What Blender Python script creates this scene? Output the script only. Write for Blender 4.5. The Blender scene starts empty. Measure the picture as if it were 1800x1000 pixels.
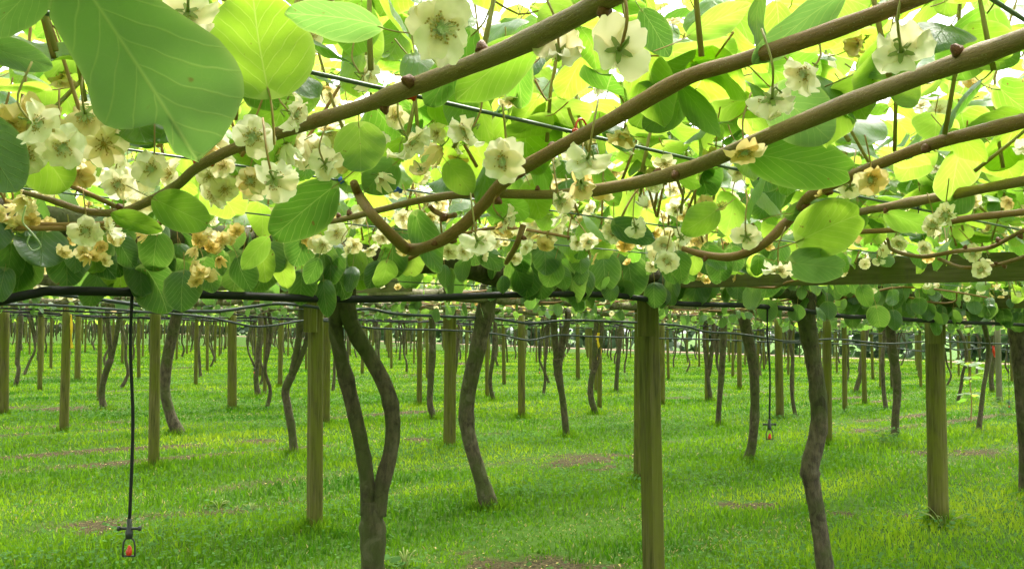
import bpy, math, random
import numpy as np
from mathutils import Vector, Matrix

random.seed(7)
rng = np.random.default_rng(7)
R = math.radians
sc = bpy.context.scene
COL = sc.collection

# ------------------------------------------------------------------ camera, sky, sun, exposure
F, CX, CY, HZ = 1750.0, 900.0, 500.0, 578.0          # photo focal length in px, centre, horizon row
CAMH = 1.60
SLOPE = 0.018                                        # the ground falls gently to the right
PITCH = math.atan((HZ - CY) / F)
cam_data = bpy.data.cameras.new('camera')
cam = bpy.data.objects.new('camera', cam_data); COL.objects.link(cam)
cam_data.sensor_width = 36.0
cam_data.lens = 36.0 * F / 1800.0
cam_data.clip_start = 0.02
cam_data.clip_end = 1500
cam.location = (0, 0, CAMH)
cam.rotation_euler = (R(90) + PITCH, 0, 0)
sc.camera = cam

SUN_EL, SUN_AZ = 58.0, 25.0                          # azimuth from +Y towards +X (sun ahead, to the right)
w = bpy.data.worlds.new('World'); sc.world = w; w.use_nodes = True
nt = w.node_tree; nt.nodes.clear()
sky = nt.nodes.new('ShaderNodeTexSky'); sky.sky_type = 'NISHITA'; sky.sun_disc = False
sky.sun_elevation = R(SUN_EL); sky.sun_rotation = R(SUN_AZ)
sky.dust_density = 3.0; sky.air_density = 1.0
hs = nt.nodes.new('ShaderNodeHueSaturation'); hs.inputs['Saturation'].default_value = 0.10   # thin bright cloud
bgn = nt.nodes.new('ShaderNodeBackground'); bgn.inputs['Strength'].default_value = 0.15
wo = nt.nodes.new('ShaderNodeOutputWorld')
nt.links.new(sky.outputs[0], hs.inputs['Color']); nt.links.new(hs.outputs[0], bgn.inputs['Color'])
nt.links.new(bgn.outputs[0], wo.inputs['Surface'])
sd = bpy.data.lights.new('sun', 'SUN'); sd.energy = 1.5; sd.angle = R(20); sd.color = (1, .94, .80)
so = bpy.data.objects.new('sun', sd); COL.objects.link(so)
sdir = Vector((math.sin(R(SUN_AZ)) * math.cos(R(SUN_EL)), math.cos(R(SUN_AZ)) * math.cos(R(SUN_EL)), math.sin(R(SUN_EL))))
so.rotation_euler = sdir.to_track_quat('Z', 'Y').to_euler(); so.location = (0, 0, 30)
vs = sc.view_settings
vs.view_transform = 'Standard'; vs.look = 'None'; vs.gamma = 1.0; vs.use_curve_mapping = False
vs.exposure = 2.7
cy = sc.cycles
cy.max_bounces = 9; cy.diffuse_bounces = 5
cy.use_adaptive_sampling = True; cy.adaptive_threshold = .02; cy.glossy_bounces = 2; cy.transmission_bounces = 6
cy.use_denoising = True
cy.sample_clamp_indirect = 6.0

# ------------------------------------------------------------------ pixel -> place
def ray(x, y):
    r = (x - CX) / F; u = (CY - y) / F
    return np.array([r, math.cos(PITCH) - u * math.sin(PITCH), math.sin(PITCH) + u * math.cos(PITCH)])
CAM = np.array([0, 0, CAMH])
def P(x, y, t): return CAM + ray(x, y) * t
def PH(x, y, h):                                     # on the sheet h above eye level (sheet slopes like the ground)
    d = ray(x, y); return CAM + d * (h / max(d[2] + SLOPE * d[0], 1e-3))
def PG(x, y):                                        # on the ground
    d = ray(x, y); return CAM + d * (-CAMH / (d[2] + SLOPE * d[0]))
ANG = R(43.8)
U2 = np.array([math.cos(ANG), math.sin(ANG)]); V2 = np.array([-math.sin(ANG), math.cos(ANG)])
def PV(x, y, v):                                     # on the upright plane of the row at distance v
    d = ray(x, y); return CAM + d * (v / (d[0] * V2[0] + d[1] * V2[1]))
def uv2(u, v): return U2 * u + V2 * v
def gz(X, Y):
    f = np.exp(-((X * X + Y * Y) / 900.0))
    return -SLOPE * X + f * (.022 * np.sin(X * 1.3 + Y * .7) * np.sin(Y * .9 - X * .4) + .012 * np.sin(X * 3.1 - Y * 2.2))
def uvz(u, v, z):
    p = uv2(u, v); return np.array([p[0], p[1], z - SLOPE * p[0]])
def project(p):
    p = np.asarray(p, float) - CAM
    c, s = math.cos(PITCH), math.sin(PITCH)
    dep = p[..., 1] * c + p[..., 2] * s
    up = -p[..., 1] * s + p[..., 2] * c
    dd = np.where(np.abs(dep) < 1e-6, 1e-6, dep)
    return CX + F * p[..., 0] / dd, CY - F * up / dd, dep

# ------------------------------------------------------------------ materials
def newmat(name):
    m = bpy.data.materials.new(name); m.use_nodes = True
    m.node_tree.nodes.clear(); return m, m.node_tree.nodes, m.node_tree.links
def N(ns, t, **kw):
    n = ns.new(t)
    for k, v in kw.items(): setattr(n, k, v)
    return n
def math_n(ns, ls, op, a, b=None, clamp=False):
    n = ns.new('ShaderNodeMath'); n.operation = op; n.use_clamp = clamp
    for i, v in enumerate((a, b)):
        if v is None: continue
        if isinstance(v, (int, float)): n.inputs[i].default_value = v
        else: ls.new(v, n.inputs[i])
    return n.outputs[0]
def ramp(ns, ls, fac, stops):
    n = ns.new('ShaderNodeValToRGB'); cr = n.color_ramp
    while len(cr.elements) < len(stops): cr.elements.new(.5)
    for e, (p, c) in zip(cr.elements, stops): e.position = p; e.color = (*c, 1)
    ls.new(fac, n.inputs[0]); return n.outputs[0]
def mixc(ns, ls, fac, a, b, mode='MIX'):
    n = ns.new('ShaderNodeMix'); n.data_type = 'RGBA'; n.blend_type = mode
    for sock, v in ((n.inputs[0], fac), (n.inputs[6], a), (n.inputs[7], b)):
        if isinstance(v, (int, float)): sock.default_value = v
        elif isinstance(v, tuple): sock.default_value = (*v, 1)
        else: ls.new(v, sock)
    return n.outputs[2]
def rand_value(ns, ls):                              # per-object random plus per-leaf attribute
    a = N(ns, 'ShaderNodeAttribute', attribute_name='rnd').outputs['Fac']
    o = N(ns, 'ShaderNodeObjectInfo').outputs['Random']
    return math_n(ns, ls, 'FRACT', math_n(ns, ls, 'ADD', a, o))

def leaf_material(name, top_stops, trans_stops, trans_fac, rough=.42):
    m, ns, ls = newmat(name)
    rv = rand_value(ns, ls)
    uvn = N(ns, 'ShaderNodeUVMap'); sep = N(ns, 'ShaderNodeSeparateXYZ'); ls.new(uvn.outputs[0], sep.inputs[0])
    x, y = sep.outputs[0], sep.outputs[1]
    ax = math_n(ns, ls, 'ABSOLUTE', x)
    nz = N(ns, 'ShaderNodeTexNoise'); nz.inputs['Scale'].default_value = 3.0; ls.new(uvn.outputs[0], nz.inputs['Vector'])
    wob = math_n(ns, ls, 'MULTIPLY', math_n(ns, ls, 'SUBTRACT', nz.outputs[0], .5), .16)
    t = math_n(ns, ls, 'SUBTRACT', y, math_n(ns, ls, 'MULTIPLY', math_n(ns, ls, 'POWER', ax, .85), 1.05))
    t = math_n(ns, ls, 'ADD', t, wob)
    fr = math_n(ns, ls, 'FRACT', math_n(ns, ls, 'MULTIPLY', math_n(ns, ls, 'ADD', t, 1.0), 6.5))
    dv = math_n(ns, ls, 'ABSOLUTE', math_n(ns, ls, 'SUBTRACT', fr, .5))
    v1 = math_n(ns, ls, 'SUBTRACT', 1.0, math_n(ns, ls, 'MULTIPLY', dv, 14.0), True)
    mid = math_n(ns, ls, 'SUBTRACT', 1.0, math_n(ns, ls, 'MULTIPLY', ax, 85.0), True)
    vor = N(ns, 'ShaderNodeTexVoronoi', feature='DISTANCE_TO_EDGE'); vor.inputs['Scale'].default_value = 17
    ls.new(uvn.outputs[0], vor.inputs['Vector'])
    v3 = math_n(ns, ls, 'MULTIPLY', math_n(ns, ls, 'SUBTRACT', 1.0, math_n(ns, ls, 'MULTIPLY', vor.outputs['Distance'], 26.0), True), .10)
    vein = math_n(ns, ls, 'MAXIMUM', math_n(ns, ls, 'MAXIMUM', math_n(ns, ls, 'MULTIPLY', v1, .75), mid), v3, True)
    edge = N(ns, 'ShaderNodeAttribute', attribute_name='edge').outputs['Fac']
    edge = math_n(ns, ls, 'POWER', edge, 14.0)
    lite = math_n(ns, ls, 'MAXIMUM', vein, math_n(ns, ls, 'MULTIPLY', edge, .9), True)
    n2 = N(ns, 'ShaderNodeTexNoise'); n2.inputs['Scale'].default_value = 5.0; n2.inputs['Detail'].default_value = 5.0
    ls.new(uvn.outputs[0], n2.inputs['Vector'])
    top = ramp(ns, ls, rv, top_stops)
    top = mixc(ns, ls, math_n(ns, ls, 'MULTIPLY', n2.outputs[0], .5), top, mixc(ns, ls, 1.0, top, (.55, .6, .5), 'MULTIPLY'))
    tr = ramp(ns, ls, rv, trans_stops)
    tr = mixc(ns, ls, math_n(ns, ls, 'MULTIPLY', n2.outputs[0], .8), tr, mixc(ns, ls, 1.0, tr, (.6, .75, .5), 'MULTIPLY'))
    under = mixc(ns, ls, .55, top, (.17, .23, .12))
    geo = N(ns, 'ShaderNodeNewGeometry')
    base = mixc(ns, ls, geo.outputs['Backfacing'], top, under)     # felted pale underside
    base = mixc(ns, ls, math_n(ns, ls, 'MULTIPLY', lite, .45), base, (.26, .32, .10))
    tr = mixc(ns, ls, math_n(ns, ls, 'MULTIPLY', lite, .42), tr, (.62, .70, .22))
    n4 = N(ns, 'ShaderNodeTexNoise'); n4.inputs['Scale'].default_value = 7.0; n4.inputs['Detail'].default_value = 2.0
    off4 = N(ns, 'ShaderNodeVectorMath', operation='ADD'); cm4 = N(ns, 'ShaderNodeCombineXYZ'); ls.new(math_n(ns, ls, 'MULTIPLY', rv, 50.0), cm4.inputs[0])
    ls.new(uvn.outputs[0], off4.inputs[0]); ls.new(cm4.outputs[0], off4.inputs[1]); ls.new(off4.outputs[0], n4.inputs['Vector'])
    spot = math_n(ns, ls, 'MULTIPLY', math_n(ns, ls, 'SUBTRACT', n4.outputs[0], .70), 18.0, True)     # brown blemishes
    base = mixc(ns, ls, spot, base, (.13, .08, .03)); tr = mixc(ns, ls, spot, tr, (.22, .14, .04))
    pb = N(ns, 'ShaderNodeBsdfPrincipled'); pb.inputs['Roughness'].default_value = rough
    ls.new(math_n(ns, ls, 'ADD', math_n(ns, ls, 'MULTIPLY', geo.outputs['Backfacing'], .4), rough), pb.inputs['Roughness'])
    ls.new(base, pb.inputs['Base Color'])
    bp = N(ns, 'ShaderNodeBump'); bp.inputs['Strength'].default_value = .6; bp.inputs['Distance'].default_value = .004
    ls.new(math_n(ns, ls, 'SUBTRACT', n2.outputs[0], math_n(ns, ls, 'MULTIPLY', vein, .6)), bp.inputs['Height'])
    ls.new(bp.outputs[0], pb.inputs['Normal'])
    tb = N(ns, 'ShaderNodeBsdfTranslucent'); ls.new(tr, tb.inputs['Color'])
    mx = N(ns, 'ShaderNodeMixShader'); mx.inputs[0].default_value = trans_fac
    ls.new(pb.outputs[0], mx.inputs[1]); ls.new(tb.outputs[0], mx.inputs[2])
    o = N(ns, 'ShaderNodeOutputMaterial'); ls.new(mx.outputs[0], o.inputs[0])
    return m

LEAF = leaf_material('young_leaf',
    [(0, (.06, .135, .03)), (.35, (.09, .185, .038)), (.7, (.12, .22, .038)), (1, (.075, .16, .04))],
    [(0, (.13, .30, .025)), (.2, (.24, .46, .03)), (.5, (.42, .62, .04)), (.85, (.46, .64, .07)), (1, (.30, .52, .05))], .6)
MLEAF = leaf_material('pale_backed_leaf', [(0, (.07, .135, .04)), (1, (.08, .15, .045))], [(0, (.20, .38, .085)), (1, (.25, .44, .09))], .46)
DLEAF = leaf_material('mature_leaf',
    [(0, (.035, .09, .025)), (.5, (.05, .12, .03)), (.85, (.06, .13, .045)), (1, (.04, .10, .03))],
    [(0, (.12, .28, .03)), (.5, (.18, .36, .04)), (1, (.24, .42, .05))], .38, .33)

def simple_mat(name, col, rough=.6, noise=None, col2=None, scale=20, bump=0, trans=None, tf=0, stretch=None, spec=None, varcol=None):
    m, ns, ls = newmat(name)
    pb = N(ns, 'ShaderNodeBsdfPrincipled'); pb.inputs['Roughness'].default_value = rough
    if spec is not None: pb.inputs['Specular IOR Level'].default_value = spec
    tc = N(ns, 'ShaderNodeTexCoord'); mp = N(ns, 'ShaderNodeMapping'); ls.new(tc.outputs['Object'], mp.inputs[0])
    if stretch: mp.inputs['Scale'].default_value = stretch
    c = None
    if col2 is not None:
        n = N(ns, 'ShaderNodeTexNoise'); n.inputs['Scale'].default_value = scale; n.inputs['Detail'].default_value = 6
        n.inputs['Roughness'].default_value = .65
        ls.new(mp.outputs[0], n.inputs['Vector'])
        c = ramp(ns, ls, n.outputs[0], [(.35, col), (.65, col2)])
        if bump:
            b = N(ns, 'ShaderNodeBump'); b.inputs['Strength'].default_value = bump; b.inputs['Distance'].default_value = .01
            ls.new(n.outputs[0], b.inputs['Height']); ls.new(b.outputs[0], pb.inputs['Normal'])
    if varcol is not None:
        rv = rand_value(ns, ls)
        c = mixc(ns, ls, rv, c if c is not None else col, varcol)
    if c is None: pb.inputs['Base Color'].default_value = (*col, 1)
    else: ls.new(c, pb.inputs['Base Color'])
    o = N(ns, 'ShaderNodeOutputMaterial')
    if trans:
        tb = N(ns, 'ShaderNodeBsdfTranslucent'); tb.inputs['Color'].default_value = (*trans, 1)
        if varcol is not None:
            ls.new(mixc(ns, ls, rv, trans, varcol), tb.inputs['Color'])
        mx = N(ns, 'ShaderNodeMixShader'); mx.inputs[0].default_value = tf
        ls.new(pb.outputs[0], mx.inputs[1]); ls.new(tb.outputs[0], mx.inputs[2]); ls.new(mx.outputs[0], o.inputs[0])
    else: ls.new(pb.outputs[0], o.inputs[0])
    return m

def bark_material(name, c1, c2, moss, moss_amt, scale=1.0):
    m, ns, ls = newmat(name)
    tc = N(ns, 'ShaderNodeTexCoord'); mp = N(ns, 'ShaderNodeMapping'); ls.new(tc.outputs['Object'], mp.inputs[0])
    mp.inputs['Scale'].default_value = (1, 1, .35)
    n1 = N(ns, 'ShaderNodeTexNoise'); n1.inputs['Scale'].default_value = 60 * scale; n1.inputs['Detail'].default_value = 8; n1.inputs['Roughness'].default_value = .7
    ls.new(mp.outputs[0], n1.inputs['Vector'])
    n2 = N(ns, 'ShaderNodeTexNoise'); n2.inputs['Scale'].default_value = 7 * scale; n2.inputs['Detail'].default_value = 5
    ls.new(tc.outputs['Object'], n2.inputs['Vector'])
    vo = N(ns, 'ShaderNodeTexVoronoi', feature='DISTANCE_TO_EDGE'); vo.inputs['Scale'].default_value = 45 * scale; ls.new(mp.outputs[0], vo.inputs['Vector'])
    c = ramp(ns, ls, n1.outputs[0], [(.3, c1), (.7, c2)])
    c = mixc(ns, ls, ramp(ns, ls, n2.outputs[0], [(.42, (0, 0, 0)), (.42 + .16, (moss_amt,) * 3)]), c, moss)
    n5 = N(ns, 'ShaderNodeTexNoise'); n5.inputs['Scale'].default_value = 19 * scale; n5.inputs['Detail'].default_value = 6; n5.inputs['Roughness'].default_value = .6; n5.inputs['Distortion'].default_value = .8
    ls.new(tc.outputs['Object'], n5.inputs['Vector'])
    c = mixc(ns, ls, ramp(ns, ls, n5.outputs[0], [(.55, (0, 0, 0)), (.68, (.4,) * 3)]), c, (.15, .14, .09))      # lichen
    c = mixc(ns, ls, ramp(ns, ls, n5.outputs[0], [(.34, (.6,) * 3), (.44, (0, 0, 0))]), c, (.02, .016, .01))     # dark cracks
    pb = N(ns, 'ShaderNodeBsdfPrincipled'); pb.inputs['Roughness'].default_value = .85; pb.inputs['Specular IOR Level'].default_value = .25
    ls.new(c, pb.inputs['Base Color'])
    b = N(ns, 'ShaderNodeBump'); b.inputs['Strength'].default_value = .9; b.inputs['Distance'].default_value = .012
    ls.new(math_n(ns, ls, 'ADD', n1.outputs[0], math_n(ns, ls, 'MULTIPLY', vo.outputs['Distance'], .9)), b.inputs['Height'])
    ls.new(b.outputs[0], pb.inputs['Normal'])
    o = N(ns, 'ShaderNodeOutputMaterial'); ls.new(pb.outputs[0], o.inputs[0])
    return m
BARK = bark_material('vine_bark', (.016, .013, .008), (.125, .10, .06), (.05, .062, .014), .8, .55)
LIMB = bark_material('lit_limb_bark', (.08, .065, .045), (.30, .25, .17), (.13, .14, .06), .5, .6)  # paler bark: light on the rear rows' leaders is put into the colour
def cane_material(name, c1, c2, c3):
    m, ns, ls = newmat(name)
    uvn = N(ns, 'ShaderNodeUVMap'); mp = N(ns, 'ShaderNodeMapping'); mp.inputs['Scale'].default_value = (9, 1.6, 1); ls.new(uvn.outputs[0], mp.inputs[0])
    n1 = N(ns, 'ShaderNodeTexNoise'); n1.inputs['Scale'].default_value = 3; n1.inputs['Detail'].default_value = 7; n1.inputs['Roughness'].default_value = .7; ls.new(mp.outputs[0], n1.inputs['Vector'])
    tc = N(ns, 'ShaderNodeTexCoord'); n2 = N(ns, 'ShaderNodeTexNoise'); n2.inputs['Scale'].default_value = 16; n2.inputs['Detail'].default_value = 5; ls.new(tc.outputs['Object'], n2.inputs['Vector'])
    vo = N(ns, 'ShaderNodeTexVoronoi'); vo.inputs['Scale'].default_value = 230; ls.new(tc.outputs['Object'], vo.inputs['Vector'])
    c = ramp(ns, ls, n1.outputs[0], [(.3, c1), (.7, c2)])
    c = mixc(ns, ls, ramp(ns, ls, n2.outputs[0], [(.42, (0, 0, 0)), (.66, (.8,) * 3)]), c, c3)
    c = mixc(ns, ls, math_n(ns, ls, 'SUBTRACT', 1.0, math_n(ns, ls, 'MULTIPLY', vo.outputs['Distance'], 4.5), True), c, (.42, .33, .22))   # pale lenticels
    pb = N(ns, 'ShaderNodeBsdfPrincipled'); pb.inputs['Roughness'].default_value = .6; pb.inputs['Specular IOR Level'].default_value = .35; ls.new(c, pb.inputs['Base Color'])
    b = N(ns, 'ShaderNodeBump'); b.inputs['Strength'].default_value = .6; b.inputs['Distance'].default_value = .003; ls.new(n1.outputs[0], b.inputs['Height']); ls.new(b.outputs[0], pb.inputs['Normal'])
    o = N(ns, 'ShaderNodeOutputMaterial'); ls.new(pb.outputs[0], o.inputs[0]); return m
CANE = cane_material('cane_bark', (.13, .055, .022), (.36, .19, .08), (.26, .14, .065))
GCANE = cane_material('grey_cane_bark', (.13, .068, .032), (.36, .225, .11), (.25, .16, .085))

def timber_material(name, c1, c2, algae, along=None):
    m, ns, ls = newmat(name)
    tc = N(ns, 'ShaderNodeTexCoord'); mp = N(ns, 'ShaderNodeMapping'); ls.new(tc.outputs['Object'], mp.inputs[0])
    mp.inputs['Scale'].default_value = (1, 1, .06)
    if along is not None: mp.vector_type = 'TEXTURE'; mp.inputs['Rotation'].default_value = (0, 0, along); mp.inputs['Scale'].default_value = (14, 1, 1)
    n1 = N(ns, 'ShaderNodeTexNoise'); n1.inputs['Scale'].default_value = 70; n1.inputs['Detail'].default_value = 6; ls.new(mp.outputs[0], n1.inputs['Vector'])
    n2 = N(ns, 'ShaderNodeTexNoise'); n2.inputs['Scale'].default_value = 5; n2.inputs['Detail'].default_value = 7; n2.inputs['Roughness'].default_value = .7
    mp2 = N(ns, 'ShaderNodeMapping'); mp2.inputs['Scale'].default_value = (2, 2, .6)
    oi = N(ns, 'ShaderNodeObjectInfo'); ls.new(tc.outputs['Object'], mp2.inputs[0])
    cmb = N(ns, 'ShaderNodeCombineXYZ'); ls.new(math_n(ns, ls, 'MULTIPLY', oi.outputs['Random'], 37.0), cmb.inputs[0]); ls.new(cmb.outputs[0], mp2.inputs['Location'])
    ls.new(mp2.outputs[0], n2.inputs['Vector'])
    c = ramp(ns, ls, n1.outputs[0], [(.3, c1), (.7, c2)])
    c = mixc(ns, ls, ramp(ns, ls, n2.outputs[0], [(.32, (0, 0, 0)), (.60, (.9,) * 3)]), c, algae)
    c = mixc(ns, ls, math_n(ns, ls, 'MULTIPLY', oi.outputs['Random'], .5), c, mixc(ns, ls, 1.0, c, (.6, .6, .62), 'MULTIPLY'))
    pb = N(ns, 'ShaderNodeBsdfPrincipled'); pb.inputs['Roughness'].default_value = .85; pb.inputs['Specular IOR Level'].default_value = .2
    ls.new(c, pb.inputs['Base Color'])
    b = N(ns, 'ShaderNodeBump'); b.inputs['Strength'].default_value = .6; b.inputs['Distance'].default_value = .006
    ls.new(n1.outputs[0], b.inputs['Height']); ls.new(b.outputs[0], pb.inputs['Normal'])
    o = N(ns, 'ShaderNodeOutputMaterial'); ls.new(pb.outputs[0], o.inputs[0])
    return m
TIMBER = timber_material('mossy_timber', (.022, .019, .008), (.16, .14, .05), (.11, .122, .012))
GTIMBER = timber_material('grey_timber', (.10, .09, .065), (.22, .20, .145), (.12, .13, .06))

BTIMBER = timber_material('beam_timber', (.05, .045, .025), (.17, .145, .08), (.11, .12, .03), ANG + math.pi / 2)
PETAL = simple_mat('cream_petal', (.92, .82, .58), .6, trans=(.95, .80, .50), tf=.4, varcol=(.92, .86, .70))
OLDPETAL = simple_mat('ageing_petal', (.80, .58, .24), .65, trans=(.84, .60, .22), tf=.42, varcol=(.86, .74, .44))
STAMEN = simple_mat('stamen', (.50, .34, .09), .7, varcol=(.62, .47, .18))
STYLE = simple_mat('style', (.72, .76, .55), .6)
CALYX = simple_mat('calyx', (.26, .30, .09), .7, trans=(.3, .45, .08), tf=.3)
PETIOLE = simple_mat('petiole', (.32, .30, .09), .6, trans=(.5, .42, .12), tf=.3, varcol=(.42, .24, .10))
BUD = simple_mat('bud_scar', (.13, .035, .018), .6, col2=(.22, .08, .04), scale=200, bump=.5)
HOSE = simple_mat('black_polythene', (.012, .013, .014), .65, spec=.2)
GHOSE = simple_mat('grey_polythene', (.035, .042, .045), .6, spec=.25)
WIRE = simple_mat('green_wire', (.06, .085, .07), .45)
RED = simple_mat('red_plastic', (.55, .03, .015), .35)
BLUE = simple_mat('blue_plastic', (.03, .10, .55), .35)
BLACKP = simple_mat('black_plastic', (.02, .022, .025), .4)
YELLOW = simple_mat('yellow_tape', (.75, .50, .02), .5)
WHITE = simple_mat('white_ribbon', (.78, .78, .74), .6)
WEED = simple_mat('weed_leaf', (.06, .14, .035), .9, spec=.1, trans=(.2, .38, .08), tf=.35, varcol=(.09, .19, .05))

# ------------------------------------------------------------------ mesh helpers
def mesh(name, verts, faces, mats, mi=None, uv=None, attrs=None, smooth=True):
    verts = np.asarray(verts, dtype=np.float32).reshape(-1, 3)
    me = bpy.data.meshes.new(name)
    if isinstance(faces, np.ndarray):
        nf, k = faces.shape
        me.vertices.add(len(verts)); me.vertices.foreach_set('co', verts.ravel())
        me.loops.add(nf * k); me.loops.foreach_set('vertex_index', faces.ravel().astype(np.int32))
        me.polygons.add(nf); me.polygons.foreach_set('loop_start', np.arange(0, nf * k, k, dtype=np.int32))
        me.update(calc_edges=True)
        loopv = faces.ravel()
    else:
        me.from_pydata(verts.tolist(), [], faces)
        loopv = np.concatenate([np.asarray(f) for f in faces]) if len(faces) else np.zeros(0, int)
    for m in (mats if isinstance(mats, (list, tuple)) else [mats]): me.materials.append(m)
    if mi is not None: me.polygons.foreach_set('material_index', np.asarray(mi, dtype=np.int32))
    if smooth: me.polygons.foreach_set('use_smooth', np.ones(len(me.polygons), dtype=bool))
    if uv is not None:
        l = me.uv_layers.new(name='UVMap'); l.data.foreach_set('uv', np.asarray(uv, dtype=np.float32)[loopv].ravel())
    for k, a in (attrs or {}).items():
        at = me.attributes.new(k, 'FLOAT', 'POINT'); at.data.foreach_set('value', np.asarray(a, dtype=np.float32))
    me.update()
    return me
def link(name, data, parent=None, M=None):
    o = bpy.data.objects.new(name, data); COL.objects.link(o)
    if parent is not None:
        o.parent = parent
    if M is not None: o.matrix_basis = M
    return o
def tag(o, label=None, cat=None, group=None, kind=None):
    if label: o['label'] = label
    if cat: o['category'] = cat
    if group: o['group'] = group
    if kind: o['kind'] = kind
    return o
def empty(name, loc, label, cat, group=None):
    o = bpy.data.objects.new(name, None); COL.objects.link(o); o.location = tuple(float(v) for v in loc); o.empty_display_size = .1
    o['at'] = [float(v) for v in loc]
    return tag(o, label, cat, group)
def at(parent): return Matrix.Translation(-Vector(parent['at']))   # world-coordinate mesh under an Empty
def wchild(name, data, parent, M=None): return link(name, data, parent, at(parent) @ M if M is not None else at(parent))

class MB:
    def __init__(s): s.v = []; s.f = []; s.mi = []; s.n = 0
    def add(s, v, f, m=0):
        s.v.append(np.asarray(v, float)); s.f += [tuple(int(i) + s.n for i in q) for q in f]; s.mi += [m] * len(f); s.n += len(v)
    def tube(s, pts, rad, seg=8, m=0, caps=True, rough=0.0, seed=0, twist=None):
        v, f = tube(pts, rad, seg, caps, rough, seed); s.add(v, f, m)
    def box(s, c, ax, ay, az, m=0, bev=0.0):
        c = np.asarray(c, float); vs = []
        for i in (-1, 1):
            for j in (-1, 1):
                for k in (-1, 1): vs.append(c + ax * i + ay * j + az * k)
        s.add(vs, [(0, 1, 3, 2), (4, 6, 7, 5), (0, 4, 5, 1), (2, 3, 7, 6), (0, 2, 6, 4), (1, 5, 7, 3)], m)
    def mesh(s, name, mats, smooth=True):
        return mesh(name, np.concatenate(s.v), s.f, mats, s.mi, smooth=smooth)

def spline(pts, n):
    p = np.asarray(pts, float); k = len(p)
    if k < 3:
        t = np.linspace(0, 1, n)[:, None]; return p[0] * (1 - t) + p[-1] * t
    ext = np.vstack([2 * p[0] - p[1], p, 2 * p[-1] - p[-2]])
    out = []
    for q in np.linspace(0, k - 1, n):
        i = min(int(q), k - 2); t = q - i
        a, b, c, d = ext[i], ext[i + 1], ext[i + 2], ext[i + 3]
        out.append(.5 * (2 * b + (c - a) * t + (2 * a - 5 * b + 4 * c - d) * t * t + (3 * b - a - 3 * c + d) * t ** 3))
    return np.array(out)
def tube(pts, rad, seg=8, caps=True, rough=0.0, seed=0):
    pts = np.asarray(pts, float); n = len(pts); rad = np.broadcast_to(np.asarray(rad, float), (n,))
    rg = np.random.default_rng(seed)
    tan = np.gradient(pts, axis=0); tan /= np.linalg.norm(tan, axis=1)[:, None] + 1e-9
    ref = np.array([0, 0, 1.0]) if abs(tan[0][2]) < .8 else np.array([1.0, 0, 0])
    a = np.cross(tan[0], ref); a /= np.linalg.norm(a)
    V = []; ph = np.linspace(0, 2 * math.pi, seg, endpoint=False)
    off = rg.uniform(0, 6, 6)
    for i in range(n):
        a = a - tan[i] * np.dot(a, tan[i]); a /= np.linalg.norm(a) + 1e-9
        b = np.cross(tan[i], a)
        r = rad[i] * (1 + rough * (np.sin(2 * ph + off[0] + i * .31) * .5 + np.sin(3 * ph + off[1] - i * .23) * .4 + rg.normal(0, .35, seg)))
        V.append(pts[i] + np.outer(np.cos(ph) * r, a) + np.outer(np.sin(ph) * r, b))
    V = np.concatenate(V); Fc = []
    for i in range(n - 1):
        for j in range(seg):
            k = (j + 1) % seg
            Fc.append((i * seg + j, i * seg + k, (i + 1) * seg + k, (i + 1) * seg + j))
    if caps:
        Fc.append(tuple(range(seg - 1, -1, -1))); Fc.append(tuple((n - 1) * seg + j for j in range(seg)))
    return V, Fc

# ------------------------------------------------------------------ leaf shapes (base at origin, tip at +Y, face +Z)
def leaf_shape(nt_, ns_, wl, wr=None, cord=.10, notch=.0, cup=.25, curl=.2, wave=.03, seed=0, petiole=True, pet_len=.55, pseg=5):
    rg = np.random.default_rng(seed); wr = wr or wl
    ph = rg.uniform(0, 6, 4)
    V = []; UV = []; E = []; Fc = []; MI = []
    T = (1 - np.cos(np.linspace(0, math.pi, nt_ + 1))) / 2
    S = np.linspace(-1, 1, ns_ + 1)
    for t in T:
        for s in S:
            hw = wl(t) if s < 0 else wr(t)
            x = s * hw
            y = t - cord * abs(s) ** 1.5 * (1 - t) ** 3 - notch * math.exp(-(x / .12) ** 2) * t ** 8
            z = -cup * x * x * 1.5 + cup * .25 * abs(x) - curl * (y - .35) ** 2 + wave * abs(s) ** 2 * math.sin(9 * t + ph[0 if s < 0 else 1]) + .012 * math.sin(17 * t - 9 * abs(x) + ph[2]) * min(1, 4 * abs(s)) + .02 * math.sin(5 * t + 6 * x + ph[3])
            V.append((x, y, z)); UV.append((x, y)); E.append(max(abs(s), 0 if .03 < t < .97 else 1.0))
    for i in range(nt_):
        for j in range(ns_):
            a = i * (ns_ + 1) + j
            Fc.append((a, a + 1, a + ns_ + 2, a + ns_ + 1)); MI.append(0)
    if petiole:
        n0 = len(V)
        pts = spline([(0, .02, -curl * .1225), (0, -.2 * pet_len / .55, -.06), (.02, -pet_len, .03)], pseg)
        tv, tf = tube(pts, np.linspace(.011, .016, pseg), 3, False)
        for q in tv: V.append(tuple(q)); UV.append((0, 0)); E.append(0)
        for f in tf: Fc.append(tuple(i + n0 for i in f)); MI.append(1)
    return np.array(V), np.array(Fc), np.array(UV), np.array(E), np.array(MI)
def W(k=.52, a=.8, b=.55): return lambda t: k * max(math.sin(math.pi * min(max(t, 0), 1) ** a), 0) ** b
def Wtab(ts, ws):
    def f(t): return float(np.interp(t, ts, ws))
    return f
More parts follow.
